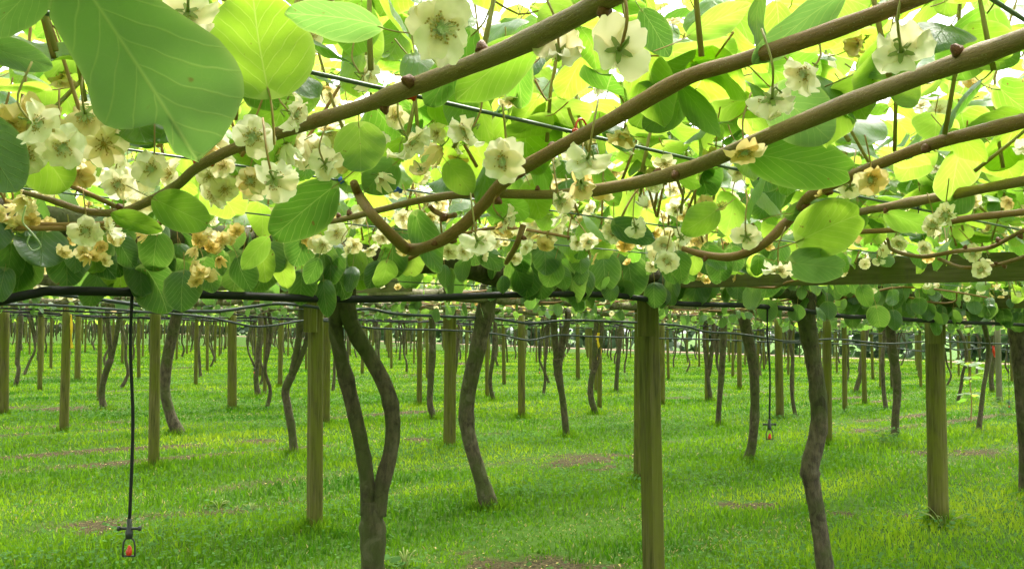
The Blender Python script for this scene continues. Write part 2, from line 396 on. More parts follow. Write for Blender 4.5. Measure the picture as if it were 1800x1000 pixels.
SHAPES = [dict(wl=W(.50, .80, .55), cord=.12, cup=.2, curl=.25, seed=1),
          dict(wl=W(.46, .85, .60), cord=.08, notch=.06, cup=.35, curl=.1, seed=2),
          dict(wl=W(.54, .75, .50), cord=.14, notch=.09, cup=.1, curl=.4, wave=.05, seed=3),
          dict(wl=W(.42, .90, .65), cord=.05, cup=.5, curl=.2, seed=4),
          dict(wl=W(.50, .78, .55), wr=W(.40, .8, .6), cord=.1, cup=.3, curl=.55, wave=.06, seed=5),
          dict(wl=W(.48, .80, .52), cord=.1, cup=-.3, curl=-.25, wave=.05, seed=6)]
def mk(shape_kw, nt_, ns_, mats, name):
    V, Fc, UV, E, MI = leaf_shape(nt_, ns_, **shape_kw)
    return mesh(name, V, Fc, mats, MI, UV, {'edge': E})
L_HI = [mk(k, 18, 12, [LEAF, PETIOLE], 'leaf_fine') for k in SHAPES]
M_HI = [mk(k, 16, 10, [MLEAF, PETIOLE], 'pale_leaf_fine') for k in SHAPES]
D_HI = [mk(k, 16, 10, [DLEAF, PETIOLE], 'dark_leaf_fine') for k in SHAPES]
L_LO = [mk(k, 6, 4, [LEAF, PETIOLE], 'leaf') for k in SHAPES]
D_LO = [mk(k, 6, 4, [DLEAF, PETIOLE], 'dark_leaf') for k in SHAPES]
RAW6 = [leaf_shape(5, 2, pseg=2, **k) for k in SHAPES]
RAWN = [leaf_shape(6, 4, pseg=3, **k) for k in SHAPES]
RAW4 = [leaf_shape(4, 2, petiole=False, **k) for k in SHAPES]

def basis(tip, nrm):
    y = tip / (np.linalg.norm(tip, axis=-1, keepdims=True) + 1e-9)
    z = nrm - y * np.sum(nrm * y, axis=-1, keepdims=True)
    z = z / (np.linalg.norm(z, axis=-1, keepdims=True) + 1e-9)
    x = np.cross(y, z)
    return x, y, z
def leaf_mass(name, pos, tip, nrm, size, raw, mats, dark):
    """all these leaves as one joined mesh; dark: per-leaf 0/1 picks the material"""
    x, y, z = basis(tip, nrm)
    Vs, Fs, UVs, Es, MIs, Rs = [], [], [], [], [], []; n0 = 0
    kind = rng.integers(0, len(raw), len(pos)); rn = rng.random(len(pos))
    for k in range(len(raw)):
        idx = np.where(kind == k)[0]
        if not len(idx): continue
        V, Fc, UV, E, MI = raw[k]
        asp = rng.uniform(.85, 1.15, len(idx))
        q = (V[None, :, 0:1] * x[idx, None] * asp[:, None, None] + V[None, :, 1:2] * y[idx, None] + V[None, :, 2:3] * z[idx, None]) * size[idx, None, None] + pos[idx, None]
        L, n = len(idx), len(V)
        Vs.append(q.reshape(-1, 3)); Fs.append((Fc[None] + (np.arange(L) * n)[:, None, None] + n0).reshape(-1, 4))
        UVs.append(np.tile(UV, (L, 1))); Es.append(np.tile(E, L)); Rs.append(np.repeat(rn[idx], n))
        MIs.append((np.where(MI[None] == 1, 2, dark[idx][:, None].astype(int))).ravel()); n0 += L * n
    return mesh(name, np.concatenate(Vs), np.concatenate(Fs), mats, np.concatenate(MIs), np.concatenate(UVs), {'edge': np.concatenate(Es), 'rnd': np.concatenate(Rs)})

# ------------------------------------------------------------------ flower shapes (opening towards +Z)
def petal_shape(L=.027, Wd=.031, droop=.15, ruffle=.12, nx=6, ny=6, seed=0):
    rg = np.random.default_rng(seed); V = []; Fc = []
    p = rg.uniform(0, 6, 3)
    for i in range(ny + 1):
        t = i / ny
        hw = Wd * .5 * (.28 + .72 * math.sin(math.pi * min(t * .62 + .12, 1)) ** .8) * (1 if t < .9 else .82)
        for j in range(nx + 1):
            s = 2 * j / nx - 1
            x = s * hw; y = .003 + t * L * (1 - .14 * s * s * t + .05 * math.sin(5 * s + p[2]) * t)
            z = L * (.28 * t - .0 - droop * t * t * 2 + .22 * s * s * (1 - .4 * t) + ruffle * t * math.sin(4 * s + p[0]) * .6 + ruffle * .6 * t * t * math.sin(7 * s + p[1]) + ruffle * .3 * math.sin(8 * t + 3 * s + p[2]))
            V.append((x, y, z))
    for i in range(ny):
        for j in range(nx):
            a = i * (nx + 1) + j; Fc.append((a, a + 1, a + nx + 2, a + nx + 1))
    return np.array(V), Fc
def rotz(V, a):
    c, s = math.cos(a), math.sin(a); return np.column_stack([V[:, 0] * c - V[:, 1] * s, V[:, 0] * s + V[:, 1] * c, V[:, 2]])
def stamen_parts(b, rg, n=34, ns=16, droop=0.0):
    for i in range(n):
        a = rg.uniform(0, 6.283); r = rg.uniform(.006, .015); z = rg.uniform(.003, .009)
        p0 = np.array([math.cos(a) * .003, math.sin(a) * .003, .001]); p1 = np.array([math.cos(a) * r, math.sin(a) * r, z])
        b.tube([p0, p1], .00035, 3, 1, False)
        c = p1; e = .0013
        b.add([c + (e, 0, 0), c + (-e, 0, 0), c + (0, e, 0), c + (0, -e, 0), c + (0, 0, e), c + (0, 0, -e)],
              [(0, 2, 4), (2, 1, 4), (1, 3, 4), (3, 0, 4), (2, 0, 5), (1, 2, 5), (3, 1, 5), (0, 3, 5)], 0)
    for i in range(ns):
        a = i * 6.283 / ns; p0 = np.array([0, 0, .004]); p1 = np.array([math.cos(a) * .005, math.sin(a) * .005, .0085])
        b.tube([p0, p1], [.0006, .0004], 3, 1, False)
    sph = [(math.cos(q) * .0035 * c, math.sin(q) * .0035 * c, .001 + .0035 * s) for s, c in ((0, 1), (.7, .7)) for q in np.linspace(0, 6.283, 8, endpoint=False)] + [(0, 0, .0048)]
    b.add(sph, [(i, (i + 1) % 8, 8 + (i + 1) % 8, 8 + i) for i in range(8)] + [(8 + i, 8 + (i + 1) % 8, 16) for i in range(8)], 1)
def calyx_parts(b, rg, m=0, plen=.035):
    for i in range(5):
        a = i * 1.2566 + .3; d = np.array([math.cos(a), math.sin(a), 0]); s = np.array([-math.sin(a), math.cos(a), 0])
        o = np.array([0, 0, -.0015])
        b.add([o + d * .001 - s * .003, o + d * .001 + s * .003, o + d * .011 + s * .0022 + (0, 0, .0005), o + d * .014 + (0, 0, .001), o + d * .011 - s * .0022 + (0, 0, .0005)], [(0, 1, 2, 3, 4)], m)
    b.tube(spline([(0, 0, 0), (.002, 0, -.02), (.009, .004, -plen)], 6), [.0026, .0015, .0012, .0011, .0011, .0013], 5, m)
HPETAL = []
for s in range(4):
    v, f = petal_shape(seed=s, droop=(.05, .2, .3, .1)[s], ruffle=(.14, .2, .16, .24)[s]); HPETAL.append((mesh('petal', v, f, PETAL), mesh('petal', v, f, OLDPETAL)))
_b = MB(); stamen_parts(_b, np.random.default_rng(3), 60, 18); STAMENS = _b.mesh('stamens', [STAMEN, STYLE])
_b = MB(); calyx_parts(_b, np.random.default_rng(4), 0, .010); CALYXM = _b.mesh('calyx', [CALYX])
def small_flower(seed, old, npet=6, wilt=False):
    rg = np.random.default_rng(seed); b = MB()
    for i in range(npet):
        if wilt:
            v, f = petal_shape(L=.022, Wd=.016, droop=-.6, ruffle=.5, nx=2, ny=4, seed=seed * 7 + i)
        else:
            v, f = petal_shape(droop=rg.uniform(0, .35), ruffle=.2, nx=3, ny=4, seed=seed * 7 + i)
        b.add(rotz(v, i * 6.283 / npet + rg.normal(0, .1)), f, 0)
    bb = MB(); stamen_parts(bb, rg, 16, 6)
    b.add(np.concatenate(bb.v), bb.f, 1)
    calyx_parts(b, rg, 2)
    return b.mesh('flower', [OLDPETAL if old else PETAL, STAMEN, CALYX])
FLOWERS = [small_flower(1, 0), small_flower(2, 0, 5), small_flower(3, 0), small_flower(4, 1), small_flower(5, 1, 6, True), small_flower(6, 0, 6, True)]
def flower_raw():
    out = []
    for s in range(3):
        b = MB()
        for i in range(6):
            v, f = petal_shape(L=.03, nx=1, ny=2, droop=.1 + .1 * s, ruffle=.2, seed=s * 9 + i); b.add(rotz(v, i * 1.047), f, 0)
        a = np.linspace(0, 6.283, 6, endpoint=False)
        b.add([(math.cos(q) * .009, math.sin(q) * .009, .006) for q in a], [(0, 1, 2, 3), (3, 4, 5, 0)], 1)
        out.append((np.concatenate(b.v), np.array(b.f), np.array(b.mi)))
    return out
FRAW = flower_raw()
def flower_mass(name, pos, axis, size, old):
    ref = rng.normal(0, 1, pos.shape); x, z_, y_ = basis(axis, ref); z = z_; y = y_
    Vs, Fs, MIs = [], [], []; n0 = 0; kind = rng.integers(0, 3, len(pos))
    for k in range(3):
        idx = np.where(kind == k)[0]
        if not len(idx): continue
        V, Fc, MI = FRAW[k]
        q = (V[None, :, 0:1] * x[idx, None] + V[None, :, 1:2] * y[idx, None] + V[None, :, 2:3] * z[idx, None]) * size[idx, None, None] + pos[idx, None]
        L, n = len(idx), len(V)
        Vs.append(q.reshape(-1, 3)); Fs.append((Fc[None] + (np.arange(L) * n)[:, None, None] + n0).reshape(-1, 4))
        MIs.append(np.where(MI[None] == 0, np.where(old[idx][:, None], 1, 0), 2).ravel()); n0 += L * n
    return mesh(name, np.concatenate(Vs), np.concatenate(Fs), [PETAL, OLDPETAL, STAMEN], np.concatenate(MIs))

def frame_matrix(pos, x, y, z, sx, sy=None, sz=None):
    sy = sy or sx; sz = sz or sx
    M = Matrix.Identity(4)
    for i in range(3):
        M[i][0] = float(x[i] * sx); M[i][1] = float(y[i] * sy); M[i][2] = float(z[i] * sz); M[i][3] = float(pos[i])
    return M

# ------------------------------------------------------------------ ground, track, grass
SOIL = {}
ROWV = lambda k: 3.35 + 3.45 * k
PATCH = [(150, 930, 150, 16), (1060, 815, 140, 20), (950, 985, 190, 26), (1325, 887, 80, 9), (1540, 905, 90, 12), (1700, 800, 160, 8),
         (120, 718, 130, 5), (1350, 945, 60, 8), (560, 650, 30, 3), (1490, 757, 70, 5), (800, 640, 40, 3), (330, 645, 60, 3), (730, 775, 40, 4)]
PATCHW = []
for (x, y, a, b) in PATCH:
    c = PG(x, y); e = PG(x + a, y); g = PG(x, y - b)
    PATCHW.append((c[0], c[1], abs(e[0] - c[0]), abs(g[1] - c[1])))
def vnoise(X, Y, s, seed):
    g = np.random.default_rng(seed).random((64, 64))
    x = X * s; y = Y * s; i = np.floor(x).astype(int); j = np.floor(y).astype(int); fx = x - i; fy = y - j
    fx = fx * fx * (3 - 2 * fx); fy = fy * fy * (3 - 2 * fy)
    G = lambda a, b: g[a % 64, b % 64]
    return (G(i, j) * (1 - fx) + G(i + 1, j) * fx) * (1 - fy) + (G(i, j + 1) * (1 - fx) + G(i + 1, j + 1) * fx) * fy
def bare(X, Y):
    u = X * U2[0] + Y * U2[1]; v = X * V2[0] + Y * V2[1]
    k = (v - 3.35) % 3.45
    track = np.maximum(np.exp(-((k - 1.1) / .22) ** 2), .8 * np.exp(-((k - 2.15) / .25) ** 2))
    n = .6 * vnoise(u, v, .35, 1) + .4 * vnoise(u, v, 1.7, 2)
    b = track * np.clip((n - .50) * 4, 0, 1)
    n2 = .5 * vnoise(X, Y, 2.2, 3) + .5 * vnoise(X, Y, 6.0, 4)
    for (cx, cyy, a, bb) in PATCHW:
        r = ((X - cx) / a) ** 2 + ((Y - cyy) / bb) ** 2
        b = np.maximum(b, np.clip(1.2 - r, 0, 1) * np.clip((n2 - .42) * 4.5, 0, 1))
    return np.clip(b, 0, 1)
def grid(x0, x1, y0, y1, st):
    xs = np.arange(x0, x1 + 1e-6, st); ys = np.arange(y0, y1 + 1e-6, st)
    Xg, Yg = np.meshgrid(xs, ys); n = len(xs)
    i, j = np.meshgrid(np.arange(len(xs) - 1), np.arange(len(ys) - 1)); a = (j * n + i).ravel()
    return Xg.ravel(), Yg.ravel(), np.column_stack([a, a + 1, a + n + 1, a + n])
def ground():
    # one sheet: fine near the camera, wide cells out to the horizon (non-uniform grid lines)
    xs = np.unique(np.concatenate([np.arange(-14, 16, .15), np.arange(-60, 70, 3.0), np.linspace(-700, 700, 57)]))
    ys = np.unique(np.concatenate([np.arange(4, 26, .15), np.arange(-12, 90, 3.0), np.linspace(-60, 1200, 64)]))
    Xg, Yg = np.meshgrid(xs, ys); n = len(xs)
    i, j = np.meshgrid(np.arange(len(xs) - 1), np.arange(len(ys) - 1)); a = (j * n + i).ravel()
    X, Y = Xg.ravel(), Yg.ravel()
    m, ns, ls = newmat('orchard_floor')
    tc = N(ns, 'ShaderNodeTexCoord')
    n1 = N(ns, 'ShaderNodeTexNoise'); n1.inputs['Scale'].default_value = 9; n1.inputs['Detail'].default_value = 8; ls.new(tc.outputs['Object'], n1.inputs['Vector'])
    n2 = N(ns, 'ShaderNodeTexNoise'); n2.inputs['Scale'].default_value = .6; n2.inputs['Detail'].default_value = 6; ls.new(tc.outputs['Object'], n2.inputs['Vector'])
    n3 = N(ns, 'ShaderNodeTexNoise'); n3.inputs['Scale'].default_value = 45; n3.inputs['Detail'].default_value = 4; ls.new(tc.outputs['Object'], n3.inputs['Vector'])
    g = ramp(ns, ls, n1.outputs[0], [(.3, (.02, .05, .004)), (.7, (.055, .11, .008))])
    g = mixc(ns, ls, math_n(ns, ls, 'MULTIPLY', n2.outputs[0], .7), g, (.05, .115, .009))
    s = ramp(ns, ls, n3.outputs[0], [(.3, (.02, .015, .008)), (.5, (.055, .042, .02)), (.72, (.13, .105, .048))])
    ba = N(ns, 'ShaderNodeAttribute', attribute_name='bare').outputs['Fac']
    fac = math_n(ns, ls, 'MULTIPLY', math_n(ns, ls, 'SUBTRACT', math_n(ns, ls, 'ADD', ba, math_n(ns, ls, 'MULTIPLY', n3.outputs[0], .5)), .42), 2.5, True)
    pb = N(ns, 'ShaderNodeBsdfPrincipled'); pb.inputs['Roughness'].default_value = .95; pb.inputs['Specular IOR Level'].default_value = .1
    ls.new(mixc(ns, ls, fac, g, s), pb.inputs['Base Color'])
    b = N(ns, 'ShaderNodeBump'); b.inputs['Strength'].default_value = .8; b.inputs['Distance'].default_value = .03
    ls.new(n3.outputs[0], b.inputs['Height']); ls.new(b.outputs[0], pb.inputs['Normal'])
    o = N(ns, 'ShaderNodeOutputMaterial'); ls.new(pb.outputs[0], o.inputs[0])
    tag(link('ground', mesh('ground', np.column_stack([X, Y, gz(X, Y)]), np.column_stack([a, a + 1, a + n + 1, a + n]), m, attrs={'bare': bare(X, Y)})), kind='structure')
    # dirt track along the end of the rows
    tm = simple_mat('dirt', (.12, .07, .038), .95, col2=(.17, .11, .06), scale=1.5, bump=.4)
    vv = np.linspace(-40, 170, 106); pv = []
    for q in vv:
        wob = .3 * math.sin(q * .21)
        for du in (62.0 + wob, 63.6, 65.6 + wob * .6):
            p = uv2(du, q); pv.append((p[0], p[1], gz(p[0], p[1]) + .03))
    tag(link('dirt_track', mesh('dirt_track', pv, [(i * 3 + k, i * 3 + k + 1, i * 3 + k + 4, i * 3 + k + 3) for i in range(105) for k in (0, 1)], tm)), kind='structure')
ground()

def frustum_points(n, d0, d1, p):                    # density falls as d^-p per area
    q = rng.random(n); e = 2 - p
    d = (d0 ** e + q * (d1 ** e - d0 ** e)) ** (1 / e)
    x = rng.uniform(-.62, .62, n) * d
    return x, d
def grass():
    x, y = frustum_points(310000, 5.2, 70, 1.4)
    b = bare(x, y); keep = rng.random(len(x)) > b * .93
    x, y, b = x[keep], y[keep], b[keep]; n = len(x)
    v = x * V2[0] + y * V2[1]; u = x * U2[0] + y * U2[1]
    k = (v - 3.35 + 1.725) % 3.45 - 1.725
    lush = .55 * vnoise(x, y, .5, 11) + .45 * vnoise(x, y, 1.6, 12)
    rowf = np.exp(-(k / .55) ** 2)
    band = .5 + .5 * np.sin(v * 6.283 / 1.15 + 1.2 * vnoise(u, v, .3, 14))
    h = .80 * (.028 + .06 * lush + .04 * rowf * lush + .03 * band * lush) * rng.uniform(.55, 1.3, n) * (1 - .6 * b)
    wd = (.0023 + .00038 * y) * rng.uniform(.7, 1.4, n)
    a = rng.uniform(0, 6.283, n); lean = rng.uniform(.1, .9, n) * h; la = rng.uniform(0, 6.283, n)
    tint = np.clip(.6 * vnoise(x, y, .4, 21) + .65 * vnoise(u * .25, v, 1.3, 22) + .25 * vnoise(x, y, 2.3, 23) + rng.normal(0, .10, n) - .33, 0, 1)
    kk = (v - 3.35) % 3.45; trk = np.maximum(np.exp(-((kk - 1.1) / .18) ** 2), np.exp(-((kk - 2.15) / .26) ** 2)) * np.clip((vnoise(u, v, .22, 61) - .3) * 2.5, 0, 1) * np.clip(.45 + x * .12, .35, 1)
    dry = (rng.random(n) < .015 + .25 * b + .45 * trk).astype(float)
    h = h * (1 - .35 * trk) * np.where(dry > 0, .6, 1)
    z = gz(x, y) - .004
    sx, sy = np.cos(a) * wd, np.sin(a) * wd; lx, ly = np.cos(la) * lean, np.sin(la) * lean
    V = np.empty((n, 5, 3)); 
    V[:, 0] = np.column_stack([x - sx, y - sy, z]); V[:, 1] = np.column_stack([x + sx, y + sy, z])
    V[:, 2] = np.column_stack([x + lx * .4 + sx * .8, y + ly * .4 + sy * .8, z + h * .62])
    V[:, 3] = np.column_stack([x + lx * .4 - sx * .8, y + ly * .4 - sy * .8, z + h * .62])
    V[:, 4] = np.column_stack([x + lx, y + ly, z + h])
    o = np.arange(n)[:, None] * 5
    T = np.concatenate([o + np.array([[0, 1, 2]]), o + np.array([[0, 2, 3]]), o + np.array([[3, 2, 4]])], 0)
    m, ns, ls = newmat('grass_blade')
    t = N(ns, 'ShaderNodeAttribute', attribute_name='tint').outputs['Fac']; dr = N(ns, 'ShaderNodeAttribute', attribute_name='dry').outputs['Fac']
    c = ramp(ns, ls, t, [(0, (.018, .062, .003)), (.5, (.068, .15, .005)), (1, (.16, .235, .012))])
    c = mixc(ns, ls, dr, c, (.34, .29, .12))
    tr = ramp(ns, ls, t, [(0, (.06, .22, .006)), (.5, (.22, .43, .010)), (1, (.44, .58, .025))]); tr = mixc(ns, ls, dr, tr, (.45, .38, .15))
    pb = N(ns, 'ShaderNodeBsdfPrincipled'); pb.inputs['Roughness'].default_value = .6; pb.inputs['Specular IOR Level'].default_value = .12; ls.new(c, pb.inputs['Base Color'])
    tb = N(ns, 'ShaderNodeBsdfTranslucent'); ls.new(tr, tb.inputs['Color'])
    mx = N(ns, 'ShaderNodeMixShader'); mx.inputs[0].default_value = .4; ls.new(pb.outputs[0], mx.inputs[1]); ls.new(tb.outputs[0], mx.inputs[2])
    oo = N(ns, 'ShaderNodeOutputMaterial'); ls.new(mx.outputs[0], oo.inputs[0])
    tag(link('grass', mesh('grass', V.reshape(-1, 3), T, m, attrs={'tint': np.repeat(tint, 5), 'dry': np.repeat(dry, 5)})),
        'short bright green mown grass covering the orchard floor', 'grass', kind='stuff')
    # low broad-leaved weeds, thickest along the vine rows
    x, y = frustum_points(200000, 5.2, 34, 1.2); v = x * V2[0] + y * V2[1]; k = (v - 3.35 + 1.725) % 3.45 - 1.725
    pr = np.exp(-(k / .7) ** 2) * np.clip((vnoise(x, y, .8, 31) - .35) * 2.5, 0, 1) + .06
    keep = rng.random(len(x)) < pr; x, y = x[keep], y[keep]; n = len(x)
    s = rng.uniform(.008, .02, n) * (1 + y * .02); z = gz(x, y) + rng.uniform(.02, .10, n)
    a = rng.uniform(0, 6.283, n); tl = rng.normal(0, .5, n)
    dx, dy = np.cos(a), np.sin(a)
    V = np.empty((n, 4, 3))
    V[:, 0] = np.column_stack([x, y, z]); V[:, 1] = np.column_stack([x + s * (dx - .6 * dy), y + s * (dy + .6 * dx), z + s * tl])
    V[:, 2] = np.column_stack([x + 2 * s * dx, y + 2 * s * dy, z + s * tl * .5]); V[:, 3] = np.column_stack([x + s * (dx + .6 * dy), y + s * (dy - .6 * dx), z - s * tl * .3])
    tag(link('ground_cover', mesh('ground_cover', V.reshape(-1, 3), np.arange(n * 4).reshape(-1, 4), WEED, attrs={'rnd': np.repeat(rng.random(n), 4)})),
        'low clover-like weeds growing through the grass along the vine rows', 'weeds', kind='stuff')
    # fallen petals and bark chips on the bare patches
    x, y = frustum_points(120000, 5.2, 26, 1.0); b = bare(x, y); keep = rng.random(len(x)) < b * .16 + .0015
    x, y = x[keep], y[keep]; n = len(x); s = rng.uniform(.005, .012, n); a = rng.uniform(0, 6.283, n); z = gz(x, y) + .012 + rng.uniform(0, .012, n)
    V = np.empty((n, 4, 3))
    for q, (ca, cb) in enumerate(((1, 0), (0, .7), (-1, 0), (0, -.7))):
        V[:, q] = np.column_stack([x + s * (ca * np.cos(a) - cb * np.sin(a)), y + s * (ca * np.sin(a) + cb * np.cos(a)), z + rng.uniform(-.005, .006, n)])
    lm = [simple_mat('petal_litter', (.45, .34, .13), .9), simple_mat('bark_chip', (.17, .10, .06), .9)]
    tag(link('petal_litter', mesh('petal_litter', V.reshape(-1, 3), np.arange(n * 4).reshape(-1, 4), lm, (rng.random(n) < .5).astype(int))),
        'fallen yellow petals and brown chips scattered on bare earth patches', 'litter', kind='stuff')
grass()

# ------------------------------------------------------------------ hedges far behind
def hedge(name, label, a, b, height, depth, n, seed):
    rg = np.random.default_rng(seed); a, b = np.array(a), np.array(b); L = np.linalg.norm(b - a); d = (b - a) / L; nn = np.array([-d[1], d[0]])
    t = rg.random(n) * L; hh = rg.random(n) ** .8; wv = .8 + .25 * np.sin(t * .9) + .15 * np.sin(t * 2.7 + 1)
    o = rg.normal(0, .35, n) * depth * (1 - .3 * hh); p = a + np.outer(t, d) + np.outer(o, nn)
    z = gz(p[:, 0], p[:, 1]) + hh * height * wv
    pos = np.column_stack([p, z]); tip = rg.normal(0, 1, (n, 3)) - (0, 0, .4); nr = rg.normal(0, .6, (n, 3)) + (0, 0, 1)
    mats = [HEDGE, HEDGE, HEDGE]
    me = leaf_mass(name, pos, tip, nr, rg.uniform(.45, 1.0, n), RAW4, mats, np.zeros(n))
    return tag(link(name, me), label, 'hedge', kind='stuff')
HEDGE = simple_mat('hedge_leaf', (.022, .05, .015), .6, trans=(.05, .12, .02), tf=.3, varcol=(.05, .10, .035))
hedge('shelter_hedge', 'dark green shelter hedge beyond the dirt track', uv2(68.5, -35), uv2(68.5, 150), 5.0, 2.2, 7000, 1)
hedge('shelter_hedge', 'distant dark hedge closing the far end of the grassy orchard', uv2(-90, 140), uv2(75, 140), 4.5, 2.5, 5000, 2)

# ------------------------------------------------------------------ canopy leaves of one vine tile
LEADZ = 1.88
def tile_leaves(n, u0, v0, du=1.95, dv=1.75, row_n=0, big=1.0, hmin=.36, hmax=.95):
    """leaf transforms in world space round the vine at (u0, v0): the roof of leaves, plus row_n dark leaves hanging at the leader"""
    u = rng.uniform(-du, du, n) + u0; v = rng.uniform(-dv, dv, n) + v0
    clump = vnoise(u, v, 1.9, 41)
    h = hmin + (hmax - hmin) * rng.beta(1.1, 1.8, n) + .10 * (clump - .5)
    keep = rng.random(n) < .45 + .9 * clump
    u, v, h = u[keep], v[keep], h[keep]; n = len(u)
    dark = np.zeros(n)
    if row_n:
        ru = rng.uniform(-du, du, row_n) + u0; rv = v0 + rng.normal(0, .20, row_n); rh = rng.uniform(.20, .42, row_n) + .05 * np.sin(ru * 3.1)
        u = np.concatenate([u, ru]); v = np.concatenate([v, rv]); h = np.concatenate([h, rh]); dark = np.concatenate([dark, np.ones(row_n)])
    n = len(u)
    p = np.outer(u, U2) + np.outer(v, V2); pos = np.column_stack([p, CAMH + h - SLOPE * p[:, 0]])
    az = rng.uniform(0, 6.283, n); el = np.where(dark > 0, -rng.uniform(.9, 1.5, n), -rng.uniform(-.15, 1.2, n))
    tip = np.column_stack([np.cos(az) * np.cos(el), np.sin(az) * np.cos(el), np.sin(el)])
    nrm = np.column_stack([rng.normal(0, .35, n), rng.normal(0, .35, n), np.ones(n)]) + tip * 0
    side = np.column_stack([np.cos(az), np.sin(az), np.zeros(n)]) * np.where(dark > 0, 1.0, .2)[:, None]
    nrm = nrm * np.where(dark > 0, .3, 1.0)[:, None] + side
    size = rng.triangular(.06, .095, .15, n) * big
    return pos, tip, nrm, size, dark
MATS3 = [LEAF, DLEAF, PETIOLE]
def tile_flowers(n, u0, v0, du=1.95, dv=1.75, hmin=.27, hmax=.62):
    u = rng.uniform(-du, du, n) + u0; v = rng.uniform(-dv, dv, n) + v0
    keep = rng.random(n) < .25 + 1.2 * vnoise(u, v, 1.1, 51); u, v = u[keep], v[keep]; n = len(u)
    p = np.outer(u, U2) + np.outer(v, V2); h = rng.uniform(hmin, hmax, n)
    pos = np.column_stack([p, CAMH + h - SLOPE * p[:, 0]])
    axis = rng.normal(0, .8, (n, 3)) + np.array([0, -.3, -.55]); axis /= np.linalg.norm(axis, axis=1)[:, None]
    return pos, axis

# ------------------------------------------------------------------ trunks, limbs
def trunk_mesh(paths, seed, mat=None, seg=14, rings=()):
    b = MB()
    for i, (pts, rad) in enumerate(paths):
        n = max(10, len(pts) * 5)
        q = spline(pts, n); r = np.interp(np.linspace(0, len(rad) - 1, n), np.arange(len(rad)), rad)
        rg = np.random.default_rng(seed + i)
        for _ in range(max(2, n // 7)):                   # knots and graft rings
            c = rg.uniform(2, n - 2); r = r * (1 + rg.uniform(.04, .12) * np.exp(-((np.arange(n) - c) / .9) ** 2))
        b.tube(q, r, seg, 0, True, .05, seed + i)
    return b.mesh('trunk', [mat or BARK])
def pixel_path(pts, t):
    return [P(x, y, t) for x, y, w_ in pts], [w_ * t / F / 2 * .86 for x, y, w_ in pts]

TRACED = []   # (base point, list of (points, radii), label)
def traced(label, *branches, t=None):
    x0, y0, w0 = branches[0][0]
    if t is None: g = PG(x0, y0); t = g[1] / ray(x0, y0)[1]
    paths = [pixel_path(b, t) for b in branches]
    p0 = paths[0][0][0]; base = np.array([p0[0], p0[1], gz(p0[0], p0[1])])
    paths[0] = ([base + (0, 0, -.05)] + paths[0][0], [paths[0][1][0] * 1.4] + [paths[0][1][0] * 1.12] + paths[0][1][1:])
    TRACED.append((base, paths, label))
t = traced
t('thick forked kiwifruit vine whose two smooth stems part above a swollen graft',
  [(655, 1255, 56), (655, 1080, 50), (655, 1000, 46), (655, 935, 50), (653, 905, 44), (652, 880, 40)],
  [(648, 905, 34), (645, 840, 31), (632, 765, 30), (612, 680, 30), (597, 620, 29), (590, 570, 29), (598, 525, 34), (612, 480, 36), (625, 440, 34)],
  [(664, 905, 34), (672, 850, 31), (687, 790, 31), (690, 735, 31), (680, 685, 31), (655, 635, 32), (625, 585, 33), (610, 545, 34), (612, 500, 34)], t=4.1)
t('single dark vine trunk with a crook and knot halfway, between two stout posts',
  [(1452, 1015, 37), (1448, 980, 34), (1436, 900, 32), (1427, 850, 33), (1424, 820, 38), (1434, 780, 37), (1440, 740, 33), (1436, 680, 32), (1427, 620, 33), (1419, 570, 36), (1414, 525, 46), (1416, 480, 52)], t=6.5)
t('ringed vine trunk leaning left then right, next to the square post',
  [(860, 890, 34), (845, 840, 30), (826, 775, 29), (820, 730, 30), (824, 685, 32), (836, 630, 33), (845, 585, 33), (856, 535, 36), (862, 500, 38)])
t('grey ringed trunk bowed at its foot beyond the round post', [(314, 762, 26), (300, 730, 22), (290, 685, 20), (293, 640, 22), (300, 600, 22), (308, 565, 22), (316, 530, 24)])
t('slim kinked trunk forking low into two dark stems', [(517, 802, 17), (513, 755, 16), (505, 710, 16), (502, 685, 17), (512, 660, 18)],
  [(510, 668, 13), (520, 625, 13), (526, 585, 13), (532, 530, 14)], [(512, 665, 12), (530, 625, 11), (541, 590, 11), (547, 545, 12)])
t('leaning dark trunk that divides into a narrow fork', [(184, 720, 15), (179, 695, 12), (183, 665, 12), (195, 630, 13)], [(195, 635, 10), (192, 595, 9), (188, 540, 9)], [(195, 632, 9), (204, 595, 9), (210, 545, 9)])
t('short straight trunk with a bent foot near the square post', [(765, 737, 13), (756, 712, 13), (757, 670, 13), (760, 620, 14), (760, 560, 15)])
t('trunk that broadens upward into a wide flat fork', [(996, 768, 13), (990, 710, 13), (982, 660, 16), (980, 630, 20)], [(980, 640, 14), (976, 600, 13), (972, 550, 14)], [(982, 640, 13), (990, 600, 12), (998, 550, 13)])
t('twin-stemmed trunk with a yellow ribbon hanging on it', [(1049, 728, 11), (1040, 705, 12), (1038, 680, 12), (1043, 650, 13)], [(1042, 660, 9), (1045, 620, 9), (1048, 560, 9)], [(1044, 655, 9), (1054, 620, 9), (1058, 570, 9)])
t('smooth grey trunk with thin dark rings beside the hanging sprinkler', [(1314, 812, 22), (1321, 785, 18), (1326, 740, 18), (1327, 690, 19), (1324, 640, 21), (1316, 600, 22), (1308, 560, 24)])
t('grey ringed trunk with a weed tuft at its foot', [(1573, 770, 16), (1574, 735, 15), (1577, 690, 16), (1575, 655, 17), (1569, 610, 18), (1564, 570, 20)])
t('thin trunk curving to a slight hook at its foot', [(869, 706, 9), (863, 685, 8), (862, 660, 8), (868, 620, 9), (870, 575, 9)])
t('slender straight trunk of a vine in the third row', [(1262, 746, 10), (1264, 710, 10), (1268, 660, 12), (1272, 590, 14)])
